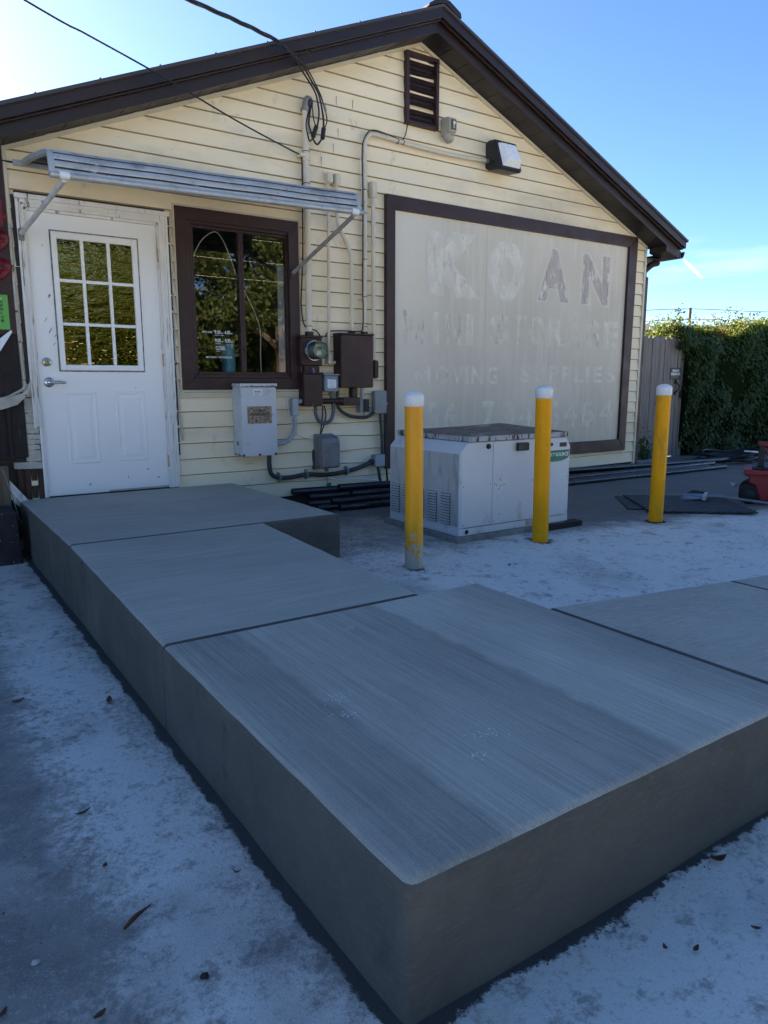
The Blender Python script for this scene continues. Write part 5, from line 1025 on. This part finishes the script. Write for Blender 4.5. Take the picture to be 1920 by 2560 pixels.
# leaves, twig and stones on the pavement
def leaf(x, y, ln, wd, ang, label, mat=LEAFD, z=None, curl=.3):
    z = float(gh(np.array(x), np.array(y))) + .006 if z is None else z
    ln *= .8; wd *= .85; vs = []; c, s = math.cos(ang), math.sin(ang); n = 7
    for i in range(n):
        t = i / (n - 1); w = wd / 2 * math.sin(math.pi * min(.98, t * .96 + .02)) ** .8; u = (t - .5) * ln; h = curl * ln * (2 * (t - .5)) ** 2 * .5
        for sgn in (-1, 0, 1): vs.append((x + c * u - s * w * sgn, y + s * u + c * w * sgn, z + h + abs(sgn) * wd * .25))
    fs = [(3 * i + j, 3 * i + 3 + j, 3 * i + 4 + j, 3 * i + 1 + j) for i in range(n - 1) for j in (0, 1)]
    o = MB().add(vs, fs).build("dry_leaf", mat, smooth=True); o.modifiers.new("s", 'SOLIDIFY').thickness = .0012
    tag(o, label, "leaf", "dry leaves scattered on the pavement")
leaf(.289, -2.893, .055, .020, .2, "small brown leaf on the old pavement near the left picture edge, farthest one")
leaf(.584, -3.084, .060, .026, 1.2, "grey brown leaf on the pavement beside the middle ramp joint")
leaf(.338, -3.816, .055, .014, .25, "curled reddish brown leaf alone in the middle of the left pavement")
leaf(.334, -4.092, .022, .014, 1.0, "tiny dark leaf bit below the curled reddish leaf")
leaf(.605, -4.305, .028, .008, -.6, "thin curled black leaf close to the dark edge of the ramp", curl=.9)
leaf(.061, -4.439, .030, .014, .9, "rust coloured leaf at the bottom left corner")
leaf(.218, -4.55, .034, .016, .4, "dark torn leaf at the bottom edge left of the rubble")
leaf(1.662, -4.96, .055, .026, -.5, "large curled brown leaf near the front face of the landing", curl=.5)
leaf(1.288, -5.065, .018, .012, 1.2, "small upright brown leaf on the pale pavement right of the ramp corner", curl=.8)
leaf(1.341, -5.105, .030, .013, .2, "flat tan leaf beside the small upright one on the pale pavement")
leaf(1.51, -5.145, .028, .012, -.9, "grey leaf near the lower right picture edge")
leaf(2.688, -1.454, .06, .010, .6, "dark sliver of leaf on the pavement right of the porch")
leaf(3.149, -2.626, .03, .022, .1, "dark leaf clump on the pavement right of the leftmost bollard", curl=.6)
tg = MB().tube(smoothpath([(.315, -4.352, -.006), (.345, -4.335, .000), (.385, -4.318, .002)]), [.002 + .004 * math.sin(math.pi * min(1, i / 16 + .1)) for i in range(17)], 6).build("twig", LEAFD, smooth=True); tag(tg, "short brown splintered twig on the left pavement", "twig")
def pebble(x, y, r, mat, nm, label, cat):
    m = MB(); z = float(gh(np.array(x), np.array(y))); n = 9; vs = []
    prof_ = [(0, .7), (.3, 1), (.75, .85), (1.05, .3)]
    for h, q in prof_: vs += [(x + r * q * (1 + .25 * math.sin(k_ * 2.3 + x * 9)) * math.cos(k_ * 2 * math.pi / n), y + r * q * (.8 + .2 * math.cos(k_ * 1.7)) * math.sin(k_ * 2 * math.pi / n), z + h * r) for k_ in range(n)]
    fs = [(i * n + k_, i * n + (k_ + 1) % n, (i + 1) * n + (k_ + 1) % n, (i + 1) * n + k_) for i in range(3) for k_ in range(n)] + [tuple(range(27, 36))]
    tag(m.add(vs, fs).build(nm, mat), label, cat)
pebble(.424, -4.569, .010, DSTONE, "rubble_bit", "dark broken rubble bit at the bottom of the left pavement", "rubble"); pebble(.134, -4.331, .009, STONEM, "pebble", "single white pebble on the left pavement", "pebble")
gr = MB()
for i in range(420):
    side = random.random()
    if side < .5: x, y = .70 - abs(random.gauss(0, .035)) - .004, random.uniform(-4.95, -.1)
    elif side < .8: x, y = random.uniform(.6, 2.3), -4.91 - abs(random.gauss(0, .03)) - .004
    else: x, y = random.uniform(-.4, .68), random.uniform(-5.0, -2.3)
    z = float(gh(np.array(x), np.array(y))); r = random.uniform(.001, .003)
    gr.add([(x - r, y, z), (x + r * .4, y - r, z), (x + r * .5, y + r, z), (x, y, z + r * 1.5)], [(0, 1, 3), (1, 2, 3), (2, 0, 3)])
go = gr.build("gravel_crumbs", DSTONE); tag(go, "loose dark concrete crumbs along the foot of the ramp", "gravel", kind="stuff")
spk = MB()
for cx, cy, n, r in ((1.335, -3.649, 16, .035), (.985, -4.136, 42, .045), (.972, -4.252, 30, .035), (1.211, -4.548, 34, .040), (1.119, -4.621, 22, .025)):
    for i in range(n):
        x, y = cx + random.gauss(0, r * .6), cy + random.gauss(0, r * .4); q = random.uniform(.0008, .0028); a = random.random() * 3
        spk.add([(x + q * 1.6 * math.cos(a), y + q * 1.6 * math.sin(a), .2972), (x - q * math.sin(a), y + q * math.cos(a), .2972), (x - q * math.cos(a), y - q * math.sin(a), .2972), (x + q * math.sin(a), y - q * math.cos(a), .2972)], [(0, 1, 2, 3)])
for i in range(len(spk.v)): 
    x, y, z = spk.v[i]; spk.v[i] = (x, y, .288 + (y + 4.91) / 1.48 * .008 + .0035)
so_ = spk.build("plaster_flecks", WHT, ramp, fix=False); so_["kind"] = "stuff"

# ---------------------------------------------------------------- left edge of the picture
BP = thing("brown_wall_board", "dark brown board wall with red house numbers left of the door", "wall", (.6, 0, .6))
box("upper_board", BROWN, BP, .30, .785, -.022, .02, 1.545, 2.78, .004); MB().prism([(.40, .66), (.79, .668), (.782, 1.543), (.40, 1.543)], -.026, .01).build("lower_board", DWOOD, BP, bevel=.003); box("inner_post", DWOOD, BP, .665, .690, -.045, -.0265, .67, 1.15, .003)
for b, z0, z1 in (("4", 2.277, 2.445), ("9", 2.096, 2.255), ("9", 1.908, 2.065)):
    o = text("house_number", b, REDN, BP, (.655, .786 if b == "9" else .778, z0, z1), -.030, .035); o.modifiers.new("s", 'SOLIDIFY').thickness = .014
os_ = thing("office_sign", "green vertical sign reading OFFICE beside the door", "sign", (.70, -.03, 1.58))
box("plate", GREEN, os_, .60, .742, -.034, -.0245, 1.577, 1.815, .002)
for i, ch in enumerate("OFFICE"): text("lettering", ch, INK, os_, (.690, .708 if ch != "I" else .696, 1.757 - i * .0255, 1.774 - i * .0255), -.0347, .05)
text("lettering", "<", WHT, os_, (.692, .704, 1.782, 1.794), -.0347, .02)
MB().lathe((.725, -.034, 1.59), (0, -1, 0), [(0, .004), (.002, .003)], 8).build("screw", CHROME, os_)
wtr = MB()
for i, (z0, z1, x0) in enumerate(((.578, .632, .69), (.633, .72, .775), (.722, .76, .79), (.763, .835, .79), (.838, .915, .79), (.918, 1.00, .79), (1.003, 1.10, .79), (1.103, 1.19, .79))):
    b_ = MB().prism([(x0, z0 + .004), (.877 + .006 * math.sin(i * 3), z0), (.875 + .008 * math.cos(i * 2), z1 - .004), (x0, z1)], -.012 - .004 * (i % 3), .018).build("rotten_siding_board", ROTW, B, bevel=.002)
for i, (a, b) in enumerate(((.705, .752), (.754, .795), (.797, .838), (.842, .885))): box("exposed_stud", WOOD, B, a, b, -.004 - .006 * (i % 2), .02, .345, .576, .003)
box("dark_cavity", BLACK, B, .40, .90, .0205, .0238, .2, .66)
bt = MB().tube(smoothpath([(.795, -.02, 2.3), (.793, -.02, 1.7), (.800, -.022, 1.30), (.803, -.024, 1.21), (.79, -.03, 1.165), (.74, -.04, 1.135), (.66, -.05, 1.10), (.50, -.06, 1.07)]), .010, 6)
lt = thing("broken_trim", "bent cream trim strip broken loose left of the door casing", "trim", (.79, -.02, 1.1)); bt.build("bent_strip", ROTW, lt, smooth=True)
MB().prism([(.45, 1.00), (.632, 1.018), (.74, 1.052), (.79, 1.10), (.83, 1.16), (.842, 1.225), (.834, 1.226), (.815, 1.165), (.78, 1.135), (.70, 1.11), (.45, 1.085)], -.075, -.068).build("torn_flap", ROTW, lt, bevel=.002)
MB().add([(.60, -.10, 1.46), (.742, -.06, 1.575), (.748, -.065, 1.56), (.66, -.11, 1.43), (.60, -.12, 1.38)], [(0, 1, 2, 3, 4)]).build("white_flap", WHITE, lt)
bo = MB()
P0, P1 = Vector((.50, -.10, .64)), Vector((.724, -.055, .335)); dv = (P1 - P0).normalized(); nv = Vector((dv.z, 0, -dv.x)).normalized() * -1
ln_ = thing("leaning_board", "white peeling trim board leaning down to the porch corner", "board", (.72, -.06, .33))
for i, (a, b, yy) in enumerate(((-.040, -.014, .004), (-.013, .012, -.002), (.013, .040, .003))):
    q = [P0 + nv * a, P1 + nv * a, P1 + nv * b, P0 + nv * b]
    MB().add([(p.x, p.y - .012 + yy, p.z) for p in q] + [(p.x, p.y + .012, p.z) for p in q], [(0, 1, 2, 3), (7, 6, 5, 4), (0, 4, 5, 1), (1, 5, 6, 2), (2, 6, 7, 3), (3, 7, 4, 0)]).build("strip", PEEL, ln_, bevel=.002)
st_ = MB().prism([(.15, -.05), (.642, -.05), (.628, .33), (.61, .345), (.15, .35)], -.46, -.16).build("painted_block", STEP, bevel=.012); tag(st_, "dark speckled painted block standing left of the porch", "block")
lp = MB().box(.55, .64, -.10, -.03, .0, .62).build("bare_post", M("raw_timber", (.16, .125, .08), (.10, .08, .05), 6, .8, stretch=(4, 4, .4)), bevel=.004); tag(lp, "bare timber post in shadow left of the porch", "post")
tp = MB()
tarp = MB()
for i, x in enumerate(np.linspace(.25, .62, 9)): pass
wl_ = wire("loose_wire", GALV, None, [(.60, -.14, .60), (.645, -.15, .40), (.672, -.16, .24), (.69, -.17, .20)], .004); tag(wl_, "thin loose wire hanging beside the leaning white board", "wire")

# ---------------------------------------------------------------- beyond the yard
NH = thing("neighbour_house", "low neighbouring house roof seen between the gate and the corner", "house", (34, 22, 0))
box("wall", NHW, NH, 25, 36.4, 20, 28, 0, 3.85); 
MB().prismx([(19.4, 3.98), (24, 5.25), (28.6, 3.98), (28.6, 3.82), (24, 5.08), (19.4, 3.82)], 24.4, 37.0).build("roof", NHR, NH); box("fascia", DWOOD, NH, 24.4, 37.0, 19.37, 19.40, 3.75, 3.97)
UP = thing("utility_pole", "distant wooden utility pole rising behind the hedge", "utility pole", (46.4, 25, 0)); MB().tube([(46.4, 25, 0), (46.4, 25, 6.3)], [.14, .10], 10).build("pole", BARK, UP, smooth=True)
for (h0, h1, h2, l) in ((5.45, 6.22, 6.9, "upper"), (4.75, 5.52, 6.3, "lower")):
    t = thing("overhead_wire", l + " distant overhead wire above the hedge", "wire", (46.4, 25, h1), "overhead wires beyond the hedge"); wire("strand", BLACK, t, [(20, 25, h0 + .5), (33, 25, h0 - .1), (46.4, 25, h1), (60, 25, h1 + .55), (80, 25, h2 + 2)], .022, 5)
# trees across the street, mirrored in the glass
def tree(x, y, h, cr, nl, label, seed):
    global rng
    rs = np.random.default_rng(seed); t = thing("street_tree", label, "tree", (x, y, 0), "trees across the street")
    tr_ = MB(); tr_.tube([(x, y, -.1), (x + .1, y, h * .2), (x - .1, y + .1, h * .45), (x + .15, y, h * .75)], [h * .042, h * .034, h * .026, h * .010], 10)
    cs = []
    for i in range(9):
        a = i * 2.4 + seed; z0_ = h * (.25 + .05 * i); L_ = cr * rs.uniform(.6, 1.0); e = (x + L_ * math.cos(a), y + L_ * math.sin(a), z0_ + h * rs.uniform(.08, .22)); tr_.tube(smoothpath([(x, y, z0_), (x + .45 * L_ * math.cos(a + .2), y + .45 * L_ * math.sin(a + .2), z0_ + h * .07), e], 4), [max(.012, h * .016 * (1 - q / 9)) for q in range(9)], 6); cs.append(e)
    tr_.build("trunk", BARK, t, smooth=True)
    K = 95; d = rs.normal(size=(K, 3)); d /= np.linalg.norm(d, axis=1, keepdims=True); rr_ = rs.random((K, 1)) ** .45
    cc = np.array([x, y, h * .62]) + d * rr_ * np.array([cr, cr, h * .40]); cc = np.concatenate([cc, np.array(cs)])
    cl = cc[rs.integers(0, len(cc), nl)]; dd = rs.normal(size=(nl, 3)); C = cl + dd * np.array([.36, .36, .30]) * cr * .26
    U = rs.normal(size=(nl, 3)); U[:, 2] -= .5; U /= np.linalg.norm(U, axis=1, keepdims=True); V = np.cross(U, rs.normal(size=(nl, 3))); V /= np.linalg.norm(V, axis=1, keepdims=True); s = rs.uniform(.065, .125, (nl, 1))
    quads("crown", TREEL, t, C, U * s, V * s * .55)
tree(3.5, -20, 7.2, 3.0, 16000, "broad dense tree opposite the door", 1); tree(8.5, -19.5, 8.6, 3.2, 19000, "tallest dense tree opposite the window", 2)
tree(13.2, -21, 10.0, 3.4, 17000, "tall tree with pale bare limbs opposite the sign", 3); tree(-3, -22, 8.0, 3.4, 9000, "rounded tree behind and left of the camera", 4)
tree(19, -22, 9, 3.8, 9000, "spreading tree behind and right of the camera", 5)
def thicket():
    t = thing("street_thicket", "dense dark undergrowth along the far side of the street", "thicket", (6, -25, 0)); n = 26000
    x = rng.uniform(-16, 30, n); hh_ = 4.6 + 1.1 * np.sin(x * .9) + .8 * np.sin(x * 2.3 + 1); z = rng.random(n) * hh_; y = -24.6 + .7 * np.sin(x * 1.7 + z) + rng.normal(size=n) * .35 - z * .12
    U = rdir(n); V = np.cross(U, rdir(n)); V /= np.linalg.norm(V, axis=1, keepdims=True); s = rng.uniform(.14, .28, (n, 1)); quads("foliage", TREEL, t, np.stack([x, y, z], 1), U * s, V * s * .6, "stuff")
    box("dark_core", M("dark_hedge_core", (.012, .018, .008), (.008, .012, .006), 9, .9), t, -16, 30, -26.6, -25.6, 0, 4.0)
thicket()
for i, z in enumerate((5.2, 4.6, 4.1)):
    t = thing("street_wire", ("highest", "middle", "lowest")[i] + " street wire strung in front of the street trees", "wire", (8, -14, z), "street wires behind the camera"); wire("strand", M("pale_wire", (.45, .42, .36), None, 5, .6), t, [(-25, -14, z + .6), (8, -14, z), (40, -14, z + .6)], .007, 5)
